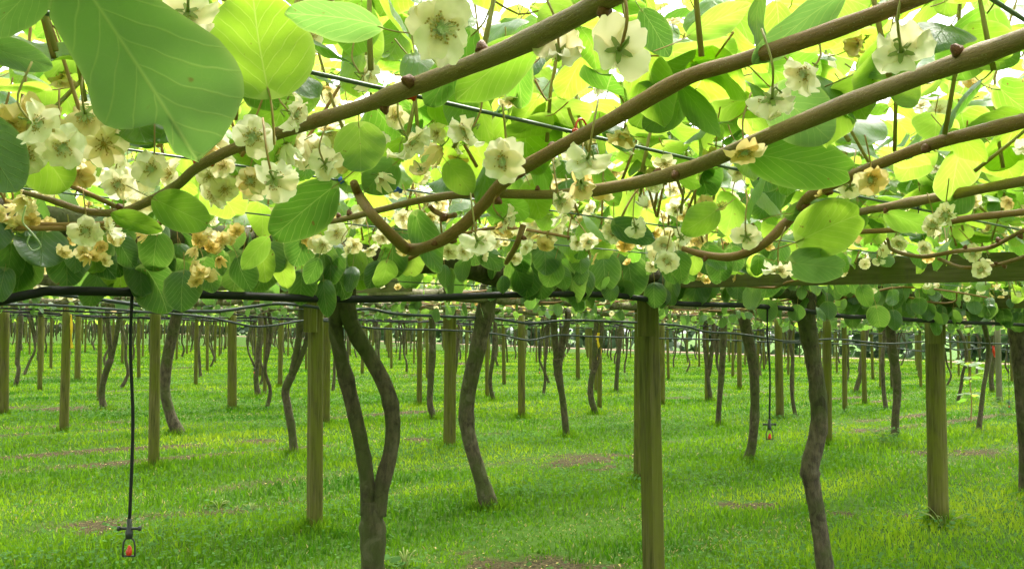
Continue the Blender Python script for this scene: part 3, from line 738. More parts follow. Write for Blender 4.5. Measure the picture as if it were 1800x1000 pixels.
t('slender pair of stems joined low on the trunk', [(1250, 705, 9), (1246, 680, 9), (1243, 650, 9)], [(1243, 655, 7), (1238, 600, 7), (1240, 560, 7)], [(1246, 660, 8), (1252, 610, 8), (1254, 565, 8)])
t('rough grey trunk standing between two thin posts', [(454, 697, 12), (450, 665, 10), (453, 630, 10), (458, 575, 11)])
t('thin dark trunk with a zigzag at knee height', [(27, 680, 9), (33, 650, 8), (31, 635, 8), (35, 600, 8), (37, 560, 9)])
t('dark vine trunk wrapped in leaves at the end of the beam', [(1808, 872, 34), (1806, 800, 32), (1800, 720, 32), (1796, 650, 32), (1790, 590, 36), (1788, 550, 38)])
t('thin leaning trunk by the shrubby weeds', [(1083, 690, 9), (1085, 650, 8), (1090, 600, 9), (1092, 560, 9)])
t('short hooked trunk near the dirt track', [(1503, 690, 9), (1512, 660, 8), (1520, 610, 8), (1525, 575, 9)])
t('trunk with a bent elbow in front of far posts', [(1745, 690, 9), (1742, 660, 9), (1750, 610, 9), (1752, 570, 10)])

# ------------------------------------------------------------------ vine things
near_flower_pool = []
def canes_for(parent, u0, v0, n, mat, to=(-1, 1), lmin=.7, lmax=1.6, near=True, name='cane'):
    for i in range(n):
        s = to[i % len(to)]; uu = u0 + rng.uniform(-1.8, 1.8); L = rng.uniform(lmin, lmax)
        hh = rng.uniform(.26, .36)
        pts = []
        for q in np.linspace(0, 1, 5):
            z = LEADZ + (CAMH + hh - LEADZ) * min(1, q * 1.4) + .04 * math.sin(q * 5 + i) - (.06 * math.sin(q * math.pi) if i % 3 == 0 else 0)
            pts.append(uvz(uu + q * rng.uniform(-.3, .3), v0 + s * q * L, z))
        v, f = tube(spline(pts, 12), np.linspace(.010, .0055, 12), 6, True, .05, i)
        wchild(name, mesh(name, v, f, mat), parent)
def leader_mesh(u0, v0, through, seed, rad=.055, half=1.95, mat=None):
    rg = np.random.default_rng(seed); b = MB()
    tu = (through[0] * U2[0] + through[1] * U2[1]); tv = (through[0] * V2[0] + through[1] * V2[1]); tz = through[2] + SLOPE * through[0]
    pts = []
    for q in np.linspace(-1, 1, 9):
        k = math.exp(-(q / .3) ** 2)
        pts.append(uvz(u0 * (1 - k) + tu * k + q * half, (v0 + rg.normal(0, .05)) * (1 - k) + tv * k, LEADZ + rg.normal(0, .03) * (1 - k)))
    n = 40; r = rad * (.72 + .28 * np.exp(-(np.linspace(-1, 1, n) / .5) ** 2)) * (1 + .09 * np.sin(np.arange(n) * 1.7 + seed))
    b.tube(spline(pts, n), r, 10, 0, True, .06, seed)
    for i in range(9):                                    # short gnarled spurs
        q = rg.integers(1, 8); p = np.array(pts[q]) + rg.normal(0, .02, 3)
        d = np.array([*(V2 * rg.choice([-1, 1]) * rg.uniform(.1, .28) + U2 * rg.normal(0, .12)), rg.uniform(-.02, .13)])
        b.tube(spline([p, p + d * .5 + (0, 0, rg.uniform(-.03, .05)), p + d], 6), np.linspace(.024, .011, 6), 6, 0, True, .08, seed * 3 + i)
    return b.mesh('leader', [mat or LIMB])

def in_view(p, m=140):
    x, y, d = project(p); return (d > .3) & (x > -m) & (x < 1800 + m) & (y > -m) & (y < 1000 + m), x, y, d

def clear_of_camera(pos, dmin=1.25):
    ok, x, y, d = in_view(pos, 260)
    return ~(ok & (d < dmin)) & (np.linalg.norm(pos - CAM, axis=1) > .55)

def near_foliage(vine, u0, v0, n, row_n, n_obj, hmin=.36, nf=120, nf_obj=60, dv=1.75):
    pos, tip, nrm, size, dark = tile_leaves(n, u0, v0, row_n=row_n, hmin=hmin, dv=dv)
    k = clear_of_camera(pos); pos, tip, nrm, size, dark = pos[k], tip[k], nrm[k], size[k], dark[k]
    ok, x, y, d = in_view(pos)
    h = pos[:, 2] - CAMH
    score = np.where(ok, size / np.maximum(d, .5) * (1.6 - np.clip(h, 0, 1)), 0) 
    order = np.argsort(-score); pick = order[:n_obj]; pick = pick[score[pick] > 0]
    rest = np.setdiff1d(np.arange(len(pos)), pick)
    X, Y, Z = basis(tip, nrm)
    for i in pick:
        lib = (D_LO if dark[i] else L_LO) if d[i] > 2.6 else (D_HI if dark[i] else L_HI)
        wchild('leaf', lib[rng.integers(0, 6)], vine, frame_matrix(pos[i], X[i], Y[i], Z[i], size[i] * rng.uniform(.88, 1.1), size[i], size[i]))
    f = wchild('foliage', leaf_mass('foliage', pos[rest], tip[rest], nrm[rest], size[rest], RAWN if v0 < 4 and u0 < 9 else RAW6, MATS3, dark[rest]), vine); f['kind'] = 'stuff'
    fp, fa = tile_flowers(nf, u0, v0, dv=dv); k = clear_of_camera(fp, 1.5); fp, fa = fp[k], fa[k]
    ok, x, y, d = in_view(fp); order = np.argsort(np.where(ok, d, 99)); pick = order[:nf_obj]; pick = pick[ok[pick]]
    ref = rng.normal(0, 1, fp.shape); X, Zt, Yt = basis(fa, ref)
    for i in pick:
        m = FLOWERS[rng.choice(6, p=[.24, .22, .2, .16, .1, .08])]
        wchild('flower', m, vine, frame_matrix(fp[i], X[i], Yt[i], Zt[i], rng.uniform(.6, .95)))
    rest = np.setdiff1d(np.arange(len(fp)), pick)
    if len(rest) > 3:
        g = wchild('blossom', flower_mass('blossom', fp[rest], fa[rest], rng.uniform(.6, 1.0, len(rest)), rng.random(len(rest)) < .3), vine); g['kind'] = 'stuff'
    # green shoots rising from the canes into the leaves
    b = MB()
    for i in range(260):
        uu = u0 + rng.uniform(-1.9, 1.9); vv = v0 + rng.uniform(-dv, dv); p = uvz(uu, vv, CAMH + rng.uniform(.30, .36))
        q = p + np.array([rng.normal(0, .08), rng.normal(0, .08), rng.uniform(.15, .42)])
        if not clear_of_camera(np.array([p]), 1.2)[0]: continue
        b.tube(spline([p, (p + q) / 2 + rng.normal(0, .02, 3), q], 5), [.004, .0034, .003, .0025, .0018], 5)
    if b.n: s = wchild('shoots', b.mesh('shoots', [PETIOLE]), vine); s['kind'] = 'stuff'

# shared distant canopy tiles, centred on the origin with u/v axes
def origin_tile(n, row_n, raw, big, nf):
    pos, tip, nrm, size, dark = tile_leaves(n, 0, 0, row_n=row_n, big=big)
    pos[:, 2] += SLOPE * pos[:, 0]                         # flat tile; placed with the slope by its vine's height
    a = leaf_mass('foliage', pos, tip, nrm, size, raw, MATS3, dark)
    fp, fa = tile_flowers(nf, 0, 0); fp[:, 2] += SLOPE * fp[:, 0]
    return a, flower_mass('blossom', fp, fa, rng.uniform(.9, 1.4, len(fp)) * (1.0 if big < 1.3 else 1.8), rng.random(len(fp)) < .3)
TILE_MID = [origin_tile(1700, 80, RAW6, 1.0, 420) for _ in range(3)]
TILE_FAR = [origin_tile(420, 22, RAW4, 1.75, 110) for _ in range(3)]
def origin_trunk(seed):
    rg = np.random.default_rng(seed); p = np.array([0, 0, -.05]); pts = []; x = y = 0
    for q in np.linspace(0, 1, 6):
        pts.append((x, y, -.05 + q * (LEADZ + .05))); x += rg.normal(0, .075); y += rg.normal(0, .075)
    pts = np.array(pts); pts[:, :2] -= np.outer(np.linspace(0, 1, 6), pts[-1, :2] * .6)
    r0 = rg.uniform(.032, .05)
    paths = [(pts, list(r0 * np.array([1.25, .95, .9, .95, 1.0, 1.1])))]
    if seed % 3 == 0:
        q = pts.copy()[2:]; q[1:, 0] += np.array([.06, .10, .12]); q[-1, 0] += .04
        paths.append((q, [r0 * .8] * 4))
    return trunk_mesh(paths, seed, seg=9)
TRUNKS = [origin_trunk(100 + i) for i in range(9)]
def origin_leader(seed):
    s = LEADZ; return leader_mesh(0, 0, np.array([0, 0, s]), seed)
LEADERS = [origin_leader(300 + i) for i in range(3)]
def origin_canes(seed):
    rg = np.random.default_rng(seed); b = MB()
    for i in range(14):
        s = 1 if i % 2 else -1; uu = rg.uniform(-1.8, 1.8); pts = []
        hh = rg.uniform(.22, .36)
        for q in np.linspace(0, 1, 4):
            p = U2 * (uu + q * rg.uniform(-.2, .2)) + V2 * (s * q * rg.uniform(1.0, 1.7)); pts.append((p[0], p[1], LEADZ + (CAMH + hh - LEADZ) * q + .05 * math.sin(q * 4)))
        b.tube(spline(pts, 7), np.linspace(.012, .006, 7), 5, 0, True)
    return b.mesh('canes', [CANE])
CANESET = [origin_canes(500 + i) for i in range(3)]

ORD = ['first', 'second', 'third', 'fourth', 'fifth', 'sixth', 'seventh', 'eighth', 'ninth', 'tenth', 'eleventh', 'twelfth', 'thirteenth', 'fourteenth', 'fifteenth', 'sixteenth', 'seventeenth', 'eighteenth', 'nineteenth', 'twentieth']
def rowname(k): return ORD[k - 1] + ' row behind the black hose' if 1 <= k <= 20 else 'hindmost rows far behind the black hose'
used = [False] * len(TRACED)
site_list = []
for k in range(-1, 46):
    for m in range(-40, 17):
        u0 = 2.3 + 3.8 * m; v0 = ROWV(k)
        p = uv2(u0, v0)
        if u0 > 60 or v0 > 136: continue
        d = p[1]
        if k == -1:
            if m not in (-1, 0): continue
        elif d < -.5 or abs(p[0]) > .56 * d + 4.2: continue
        site_list.append((math.hypot(*p), k, m, u0, v0, p))
site_list.sort(key=lambda s: s[0])
VINES = {}; vine_objs = []; far_sites = []
assign = {}
for i, (base, paths, lab) in enumerate(TRACED):            # each traced trunk takes its nearest free site
    best = min((s for s in site_list if (s[1], s[2]) not in assign and s[1] >= 0), key=lambda s: math.hypot(s[5][0] - base[0], s[5][1] - base[1]))
    assign[(best[1], best[2])] = i
nvine = 0
orphans = []
for (dist, k, m, u0, v0, p) in site_list:
    gp = np.array([p[0], p[1], gz(p[0], p[1])])
    ti = assign.get((k, m))
    x, y, dd = project(gp + np.array([0, 0, .8]))
    if ti is None and k >= 0 and dist < 13 and -20 < x < 1820 and dd > 0:
        orphans.append((k, m, u0, v0, p)); continue       # a gap in the row: its neighbour's arms fill the roof
    if ti is None and k > 3 and rng.random() < .12: orphans.append((k, m, u0, v0, p)); continue
    if nvine >= 270: far_sites.append((u0, v0, p)); continue
    nvine += 1
    if ti is not None: base, paths, lab = TRACED[ti]; base = np.array(base)
    else: base, paths = gp, None
    if k == -1: lab = ('vine at the near end whose brown canes arch over to the forked trunk' if m == 0 else 'vine whose big pale-backed leaf hangs under the green wire'); grp = None
    elif ti is not None: grp = 'kiwifruit vines'
    elif k == 0: lab = ('vine in the row with the black hose, standing before the forked trunk' if u0 < 2 else ('vine next but %d past the dark leafy trunk along the black hose' % (m - 2))); grp = 'kiwifruit vines'
    else: lab = 'slim kiwifruit vine in the ' + rowname(k); grp = 'vines of the ' + rowname(k)
    vo = empty('kiwifruit_vine', base, lab, 'vine', grp)
    VINES[(k, m)] = vo
    if ti is not None:
        top = paths[-1][0][-1] if len(paths) == 1 else paths[1][0][-1]
        lead = np.array([top[0], top[1], LEADZ - SLOPE * top[0]])
        pp = [(list(a) , list(b)) for a, b in paths]
        for q in range(len(pp)):
            if len(pp) > 1 and q == 0: continue
            pp[q][0].append(lead + (0, 0, .0)); pp[q][1].append(pp[q][1][-1])
        wchild('trunk', trunk_mesh(pp, 40 + ti, seg=16 if dist < 10 else 10), vo)
    else:
        a = rng.uniform(0, 6.283); tm = TRUNKS[nvine % 9]
        link('trunk', tm, vo, Matrix.Rotation(a, 4, 'Z')); lead = base + np.array([0, 0, LEADZ])
    if k <= 1 and dist < 16:
        wchild('leader', leader_mesh(u0, v0, lead, 700 + nvine, rad=.060 if k == 0 else .058, mat=BARK if k == 0 else LIMB), vo)
        if k == -1: near_foliage(vo, u0, v0, 3600, 0, 230, nf=420, nf_obj=110, dv=1.75)
        elif k == 0: near_foliage(vo, u0, v0, 3100, 110 if u0 < 6.5 else 330, {0: 190, 1: 110, 2: 220}.get(m, 270), nf=800, nf_obj=120, dv=2.0)
        else: near_foliage(vo, u0, v0, 2000, 90, 50, nf=480, nf_obj=20)
        if k == 0: canes_for(vo, u0, v0, 9, CANE, (1, 1, -1), .6, 1.3)
        elif k > 0: canes_for(vo, u0, v0, 12, CANE)
    else:
        off = Matrix.Translation((p[0] - base[0], p[1] - base[1], -SLOPE * p[0] - base[2])) if ti is not None else Matrix.Identity(4)
        tl = (TILE_MID if dist < 22 else TILE_FAR)[nvine % 3]
        rz = Matrix.Rotation(math.pi * (nvine % 2), 4, 'Z')
        link('leader', LEADERS[nvine % 3], vo, off @ rz)
        f = link('foliage', tl[0], vo, off @ rz); f['kind'] = 'stuff'
        f = link('blossom', tl[1], vo, off @ rz); f['kind'] = 'stuff'
        if dist < 30: f = link('canes', CANESET[nvine % 3], vo, off @ rz); f['kind'] = 'stuff'
for (k, m, u0, v0, p) in orphans:                          # roof over the gaps belongs to the nearest vine of the row
    q = min((kk for kk in VINES if kk[0] == k), key=lambda kk: abs(kk[1] - m), default=min(VINES, key=lambda kk: abs(kk[0] - k) + abs(kk[1] - m)))
    vo = VINES[q]; b = vo['at']; off = Matrix.Translation((p[0] - b[0], p[1] - b[1], -SLOPE * p[0] - b[2]))
    TL = TILE_MID if math.hypot(*p) < 22 else TILE_FAR
    link('leader', LEADERS[m % 3], vo, off); f = link('foliage', TL[m % 3][0], vo, off); f['kind'] = 'stuff'
    f = link('blossom', TL[m % 3][1], vo, off); f['kind'] = 'stuff'
if far_sites:                                              # everything past the 270 nearest vines is one far mass
    b = MB(); ps = []
    for (u0, v0, p) in far_sites:
        z = -SLOPE * p[0]; q = rng.normal(0, .06, (3, 2))
        b.tube([(p[0], p[1], z - .05), (p[0] + q[0, 0], p[1] + q[0, 1], z + .8), (p[0] + q[1, 0], p[1] + q[1, 1], z + LEADZ)], .055, 5)
        pw = uv2(u0 + 1.9, v0); b.tube([(pw[0], pw[1], -SLOPE * pw[0] - .05), (pw[0], pw[1], -SLOPE * pw[0] + 1.85)], .06, 5)
    tag(link('distant_trunks', b.mesh('distant_trunks', [BARK])), 'far-off trunks and posts blending together beyond the countable rows', 'trunks', kind='stuff')
    n = len(far_sites) * 80; c = np.array([[s[0], s[1]] for s in far_sites])[rng.integers(0, len(far_sites), n)]
    u = c[:, 0] + rng.uniform(-1.9, 1.9, n); v = c[:, 1] + rng.uniform(-1.72, 1.72, n)
    pp = np.outer(u, U2) + np.outer(v, V2); pos = np.column_stack([pp, CAMH + rng.uniform(.12, .8, n) - SLOPE * pp[:, 0]])
    tip = rng.normal(0, 1, (n, 3)) - (0, 0, .5); nr = rng.normal(0, .5, (n, 3)) + (0, 0, 1)
    tag(link('distant_canopy', leaf_mass('distant_canopy', pos, tip, nr, rng.uniform(.32, .55, n), RAW4, MATS3, (rng.random(n) < .25))),
        'far-off leafy roof of the orchard merging into a green band', 'canopy', kind='stuff')

# ------------------------------------------------------------------ posts
def post_mesh(w_, sides, h, seed, lean=(0, 0), taper=.94):
    b = MB(); rg = np.random.default_rng(seed); n = 9
    pts = np.array([(lean[0] * q, lean[1] * q, -.06 + q * (h + .06)) for q in np.linspace(0, 1, n)])
    r = w_ / 2 * np.linspace(1.0, taper, n)
    if sides == 4:
        V = []; a0 = rg.uniform(.5, 1.0)
        for i in range(n):
            for j in range(8):
                a = a0 + (j // 2) * math.pi / 2 + (.18 if j % 2 else -.18) + math.pi / 4
                rr = r[i] * 1.04 * (1 + rg.normal(0, .008)); V.append(pts[i] + (math.cos(a) * rr, math.sin(a) * rr, 0))
        Fc = [(i * 8 + j, i * 8 + (j + 1) % 8, (i + 1) * 8 + (j + 1) % 8, (i + 1) * 8 + j) for i in range(n - 1) for j in range(8)] + [tuple((n - 1) * 8 + j for j in range(8))]
        b.add(V, Fc)
        return b.mesh('post', [TIMBER], smooth=False)
    v, f = tube(pts, r, 14, True, .012, seed); b.add(v, f)
    return b.mesh('post', [TIMBER])
POSTS = [('thick square-cut mossy post with a cleat bolted at its top', 1149, None, 39, 4, 5.45), ('stout pale green post standing under the timber beam', 1650, 917, 39, 14, None),
         ('square post with two flat faces beside the forked trunk', 553, 928, 29, 4, None), ('post directly behind the thick square-cut post', 1122, 845, 18, 14, None),
         ('upright square post between two ringed trunks', 790, 785, 22, 4, None), ('round greenish post near the hanging sprinkler hose', 270, 822, 20, 14, None),
         ('slim post at the foot of which taller grass grows', 112, 760, 17, 14, None), ('dark round post with another trunk behind its top', 408, 720, 18, 14, None),
         ('thin post behind the square post with two flat faces', 573, 746, 14, 14, None), ('slender post standing in front of hooked trunks', 737, 712, 10, 14, None),
         ('yellowish thin post right of the ringed leaning trunk', 917, 733, 14, 14, None), ('tall thin post partly behind the crooked dark trunk', 1455, 782, 16, 14, None),
         ('straight post right of the hanging sprinkler', 1371, 737, 15, 14, None), ('thin dark post with a capped stub in the second row', 1520, 710, 9, 14, None),
         ('slim post by the weathered grey stake', 1634, 700, 12, 14, None), ('pale grey weathered post near the young staked plant', 1757, 708, 11, 14, None),
         ('post cut by the hanging leaves, left of all trunks', 6, 728, 20, 14, None), ('thin post left of the slim kinked trunk', 492, 680, 9, 14, None),
         ('thin post left of the leaning dark trunk', 136, 670, 11, 14, None), ('tiny upright post behind the zigzag trunk', 72, 658, 9, 14, None),
         ('thin post near the stems joined low', 1300, 684, 9, 14, None), ('slender post close to the short hooked trunk', 1550, 684, 9, 14, None),
         ('post close to the bowl of shrubby weeds', 1164, 712, 11, 14, None), ('slim post beyond the flat-forked trunk', 1016, 668, 8, 14, None)]
post_xy = []
for i, (lab, x, y, w_, sides, t_) in enumerate(POSTS):
    if y is None: g = P(x, 700, t_); g = np.array([g[0], g[1], 0])
    else: g = PG(x, y)
    g[2] = gz(g[0], g[1]); t_ = g[1]
    wd = min(max(w_ * t_ / F * .95, .085), .17)
    lean = (-.03, 0) if i == 0 else (rng.normal(0, .012), rng.normal(0, .012))
    o = empty('timber_post', g, lab, 'post', 'orchard posts'); link('shaft', post_mesh(wd, sides, 1.86, 900 + i, lean), o)
    if sides == 4 or i == 1:                                # cleat bolted near the top
        b = MB(); c = np.array([lean[0] - wd * .18, lean[1] - wd * .62 - .012, 1.70]); b.box(c, np.array([wd * .40, 0, 0]), np.array([0, .022, 0]), np.array([0, 0, .15]))
        link('cleat', b.mesh('cleat', [TIMBER], False), o)
    if i == 15: o.children[0].data.materials[0] = GTIMBER
    post_xy.append(g[:2])
PLIB = [post_mesh(.088 + .01 * (i % 3), 14 if i % 3 else 4, 1.86, 960 + i, (rng.normal(0, .02), rng.normal(0, .02))) for i in range(6)]
np_ = 0
pw_sites = sorted([(s[5], s[3], s[4], s[1], s[2]) for s in site_list], key=lambda s: np.hypot(*s[0]))
for (p0, u0, v0, k, m) in pw_sites:
    p = uv2(u0 + 1.95, v0)
    if k < 1 or np.hypot(*p) < 19 or abs(p[0]) > .56 * p[1] or min(np.hypot(*(p - q)) for q in post_xy) < 1.7: continue
    if np_ >= 230: break
    if rng.random() < .25: continue
    o = tag(link('timber_post', PLIB[np_ % 6], None, Matrix.Translation((p[0], p[1], gz(p[0], p[1]))) @ Matrix.Rotation(rng.uniform(0, 6), 4, 'Z')),
            'slim weathered timber post in the ' + rowname(k), 'post', 'posts of the ' + rowname(k)); np_ += 1

def skirts():                                            # longer grass left by the mower at every foot
    xs, ys, hs_ = [], [], []
    for q in list(post_xy) + [b[0][:2] for b in TRACED]:
        n = int(520 / max(1, q[1] / 9)); a = rng.uniform(0, 6.283, n); r = .05 + np.abs(rng.normal(0, .12, n))
        xs.append(q[0] + np.cos(a) * r); ys.append(q[1] + np.sin(a) * r); hs_.append(rng.uniform(.06, .17, n) * np.exp(-r * 2.2))
    x, y, h = np.concatenate(xs), np.concatenate(ys), np.concatenate(hs_); n = len(x); wd = .003 + .0003 * y
    a = rng.uniform(0, 6.283, n); la = rng.uniform(0, 6.283, n); le = rng.uniform(.1, .7, n) * h; z = gz(x, y) - .004
    V = np.empty((n, 3, 3)); V[:, 0] = np.column_stack([x - np.cos(a) * wd, y - np.sin(a) * wd, z]); V[:, 1] = np.column_stack([x + np.cos(a) * wd, y + np.sin(a) * wd, z])
    V[:, 2] = np.column_stack([x + np.cos(la) * le, y + np.sin(la) * le, z + h])
    tag(link('long_grass', mesh('long_grass', V.reshape(-1, 3), np.arange(n * 3).reshape(-1, 3), bpy.data.materials['grass_blade'], attrs={'tint': np.repeat(rng.uniform(.1, .7, n), 3), 'dry': np.zeros(n * 3)})),
        'longer unmown grass around the feet of posts and trunks', 'grass', kind='stuff')
skirts()

# ------------------------------------------------------------------ beams across the rows
def beam(label, u, va, vb, z, hgt=.10, thick=.05, mat=BTIMBER):
    a, c = uvz(u, va, z), uvz(u, vb, z); d = (c - a) / 2; ax = d; side = np.array([U2[0], U2[1], 0]) * thick / 2
    b = MB(); b.box((a + c) / 2, ax, side, np.array([0, 0, hgt / 2]))
    return tag(link('timber_beam', b.mesh('timber_beam', [mat], False)), label, 'beam', 'pergola beams')
cu = float(np.dot(post_xy[0], U2)); eu = float(np.dot(post_xy[1], U2))
beam('weathered dark timber beam resting on the thick square-cut post', cu, .2, 3.9, 1.895, .12)
beam('weathered timber beam carried by the stout pale green post', eu, .8, 4.0, 1.90, .11)
du = float(np.dot(post_xy[2], U2)); dv_ = float(np.dot(post_xy[2], V2))
beam('timber beam on the square post with two flat faces', du, dv_ - 1.2, dv_ + 1.4, 1.90, .10)
beam('short timber beam seen between hanging leaves in the second row', 12.2, 5.2, 8.4, 1.88, .10)

# ------------------------------------------------------------------ wires and hoses
def tube_thing(name, pts, rad, mat, label, cat, group=None, n=60, seg=6):
    v, f = tube(spline(pts, n), rad, seg)
    return tag(link(name, mesh(name, v, f, mat)), label, cat, group)
WZ = CAMH + .325
for v_, lab in ((.36, 'thin green wire crossing above the arching canes nearest the top'), (1.10, 'dark green wire carrying the red clips and twist ties'), (1.86, 'thin green wire carrying the blue clips'), (2.62, 'thin wire running among cream flowers beside the dark leader')):
    tube_thing('trellis_wire', [uvz(u, v_ + .005 * math.sin(u), WZ + .004 * math.sin(u * 2)) for u in np.linspace(-3, 9, 8)], .0032 if v_ == 1.10 else .0025, WIRE, lab, 'wire', 'trellis wires', 30, 6)
for k in range(0, 7):
    for s in (-.05,) if k else (.0,):
        tube_thing('trellis_wire', [uvz(u, ROWV(k) + s, 1.79) for u in np.linspace(-8, 45, 12)], .0025, WIRE,
                   'thin wire along the row of the thick black hose' if k == 0 else 'thin wire stretched along the ' + rowname(k), 'wire', 'trellis wires', 24, 5)
def row_hose(pix, v, rad, mat, label, group):
    pts = [PV(x, y, v) for x, y in pix]; tube_thing('irrigation_hose', pts, rad, mat, label, 'hose', group, 140, 8)
row_hose([(-160, 552), (-60, 545), (0, 529), (60, 516), (110, 511), (300, 516), (450, 521), (600, 526), (760, 523), (900, 518), (1060, 518), (1130, 525), (1200, 534), (1310, 537), (1390, 543), (1440, 550), (1500, 557), (1560, 556), (1600, 562), (1700, 567), (1900, 575)],
         ROWV(0) - .13, .0145, HOSE, 'thick black irrigation hose running along the row of the forked trunk', 'irrigation hoses')
row_hose([(-100, 520), (60, 516), (130, 521), (230, 534), (300, 545), (380, 547), (450, 538), (500, 534), (600, 545), (650, 543), (700, 552), (800, 557), (870, 560), (930, 568), (1000, 563), (1100, 566), (1200, 573), (1240, 583), (1290, 586), (1340, 593), (1390, 600), (1470, 596), (1560, 604), (1650, 600), (1800, 606), (1950, 610)],
         ROWV(1) - .12, .0125, GHOSE, 'sagging grey hose behind the thick black hose', 'irrigation hoses')
row_hose([(-80, 534), (0, 535), (100, 537), (250, 548), (360, 557), (440, 573), (480, 572), (540, 563), (600, 567), (660, 577), (800, 581), (880, 588), (930, 598), (980, 589), (1050, 592), (1140, 594), (1260, 597), (1380, 602), (1500, 605), (1560, 610), (1622, 617), (1645, 610), (1690, 615), (1740, 611), (1800, 618), (1900, 616)],
         ROWV(2) - .12, .013, GHOSE, 'pale wavy hose looping low between trunks of the third row', 'irrigation hoses')
for k in range(3, 9):
    pts = [uvz(u, ROWV(k) - .1, 1.72 + rng.normal(0, .035)) for u in np.linspace(-18, 55, 60)]
    tube_thing('irrigation_hose', pts, .013, HOSE, 'thin dark hose strung along the ' + rowname(k), 'hose', 'irrigation hoses', 180, 5)

def dropper(x, ytop, ybot, v, label, fine=True):
    a = PV(x, ytop, v); bpt = PV(x + 2, ybot, v); bpt = np.array([a[0] + .004, a[1], bpt[2]])
    o = empty('hanging_sprinkler', bpt, label, 'sprinkler', 'hanging sprinklers')
    L = a[2] - bpt[2]
    vt, ft = tube(spline([(0, 0, .09), (.006, 0, .09 + L * .4), (-.006, 0, L * .8), (-.004, 0, L + .01)], 16), .0055, 7)
    link('drop_tube', mesh('drop_tube', vt, ft, HOSE), o)
    b = MB(); b.tube([(0, 0, .055), (0, 0, .075), (0, 0, .085), (0, 0, .12)], [.011, .012, .009, .008], 10); link('body', b.mesh('body', [BLACKP]), o)
    b = MB(); b.tube([(-.034, 0, .088), (.034, 0, .088)], .005, 8)
    for s in (-1, 1): b.tube([(s * .030, 0, .088), (s * .038, 0, .088)], .008, 8)
    link('cross_arm', b.mesh('cross_arm', [BLACKP]), o)
    b = MB()
    for s in (-1, 1): b.tube(spline([(s * .008, 0, .058), (s * .018, 0, .042), (s * .020, 0, .0), ], 6), .003, 6)
    b.tube([(-.021, 0, 0), (.021, 0, 0)], .0035, 6); link('frame', b.mesh('frame', [BLACKP]), o)
    b = MB(); b.tube([(0, 0, .003), (0, 0, .014), (.002, 0, .026), (.0, 0, .034)], [.009, .011, .007, .004], 8); link('spinner', b.mesh('spinner', [RED]), o)
dropper(232, 525, 975, ROWV(0) - .13, 'black hose sprinkler hanging low over grass with a red spinner')
dropper(1349, 542, 772, ROWV(0) - .13, 'black hanging sprinkler beside the smooth grey ringed trunk')
dropper(447, 572, 656, ROWV(4) - .1, 'small hanging sprinkler between round post and thin posts')
dropper(948, 572, 656, ROWV(3) - .1, 'small hanging sprinkler right of the yellowish thin post')
dropper(1771, 600, 716, ROWV(1) - .12, 'hanging sprinkler over the bushy weed by the pale grey post')

# ------------------------------------------------------------------ near canes drawn over the camera (they belong to the nearest vine)
NEAR = VINES[(-1, 0)]; NEARL = VINES[(-1, -1)]
BUDM = None
_b = MB(); _b.tube([(0, 0, 0), (.002, 0, .006), (.001, 0, .011), (.003, 0, .015)], [.009, .0085, .006, .003], 8, 0, True, .15, 5); BUDM = _b.mesh('bud', [BUD])
def hero_cane(pix, mat, vine, seed, nb=6):
    pts = np.array([PH(x, y, h) for x, y, w_, h in pix])
    dep = project(pts)[2]; rad = np.array([w_ for _, _, w_, _ in pix]) * dep / F / 2 * .88
    n = len(pix) * 7; q = spline(pts, n); r = np.interp(np.linspace(0, len(rad) - 1, n), np.arange(len(rad)), rad)
    rg = np.random.default_rng(seed)
    for _ in range(nb):
        c = rg.uniform(4, n - 4); r = r * (1 + .10 * np.exp(-((np.arange(n) - c) / 1.6) ** 2))
    v, f = tube(q, r * (1 + .03 * np.sin(np.arange(n) * .37 + seed) + .02 * np.sin(np.arange(n) * .83)), 14, True, .003, seed)
    ln = np.concatenate([[0], np.cumsum(np.linalg.norm(np.diff(q, axis=0), axis=1))])
    uvc = np.column_stack([np.tile(np.abs(np.linspace(-1, 1, 15)[:14]), n), np.repeat(ln * 12, 14)])
    c = wchild('cane', mesh('cane', v, f, mat, uv=uvc), vine)
    for i in range(nb):
        j = int(rg.uniform(4, n - 5)); a = rg.uniform(0, 6.28); tn = q[j + 1] - q[j]; tn /= np.linalg.norm(tn)
        s = np.cross(tn, (0, 0, 1)); s /= np.linalg.norm(s); nrm = s * math.cos(a) + np.cross(s, tn) * math.sin(a)
        X, Y, Z = basis(np.array([tn]), np.array([nrm])); M = frame_matrix(q[j] + nrm * r[j] * .85, X[0], Y[0], Z[0], rg.uniform(.6, .95))
        b = link('bud', BUDM, c, M)
    return q, r
C1 = hero_cane([(1150, -45, 46, .30), (1060, 2, 45, .30), (1000, 35, 44, .30), (900, 85, 42, .30), (800, 125, 38, .295), (700, 163, 36, .29), (640, 186, 30, .285), (560, 211, 28, .28), (490, 234, 26, .27), (410, 262, 22, .25), (345, 296, 20, .23), (312, 325, 20, .22), (270, 350, 19, .205), (210, 373, 16, .19), (150, 371, 14, .19), (90, 352, 12, .20), (40, 338, 9, .21)], GCANE, NEAR, 1)
C2 = hero_cane([(1680, -30, 34, .30), (1600, 3, 34, .30), (1450, 58, 34, .30), (1300, 108, 32, .30), (1200, 140, 32, .30), (1080, 208, 30, .29), (960, 272, 28, .27), (890, 316, 27, .25), (845, 365, 25, .21), (800, 408, 24, .17), (755, 432, 23, .15), (718, 438, 23, .15), (690, 415, 22, .165), (655, 378, 21, .20), (632, 345, 19, .25), (622, 322, 17, .27)], CANE, NEAR, 2)
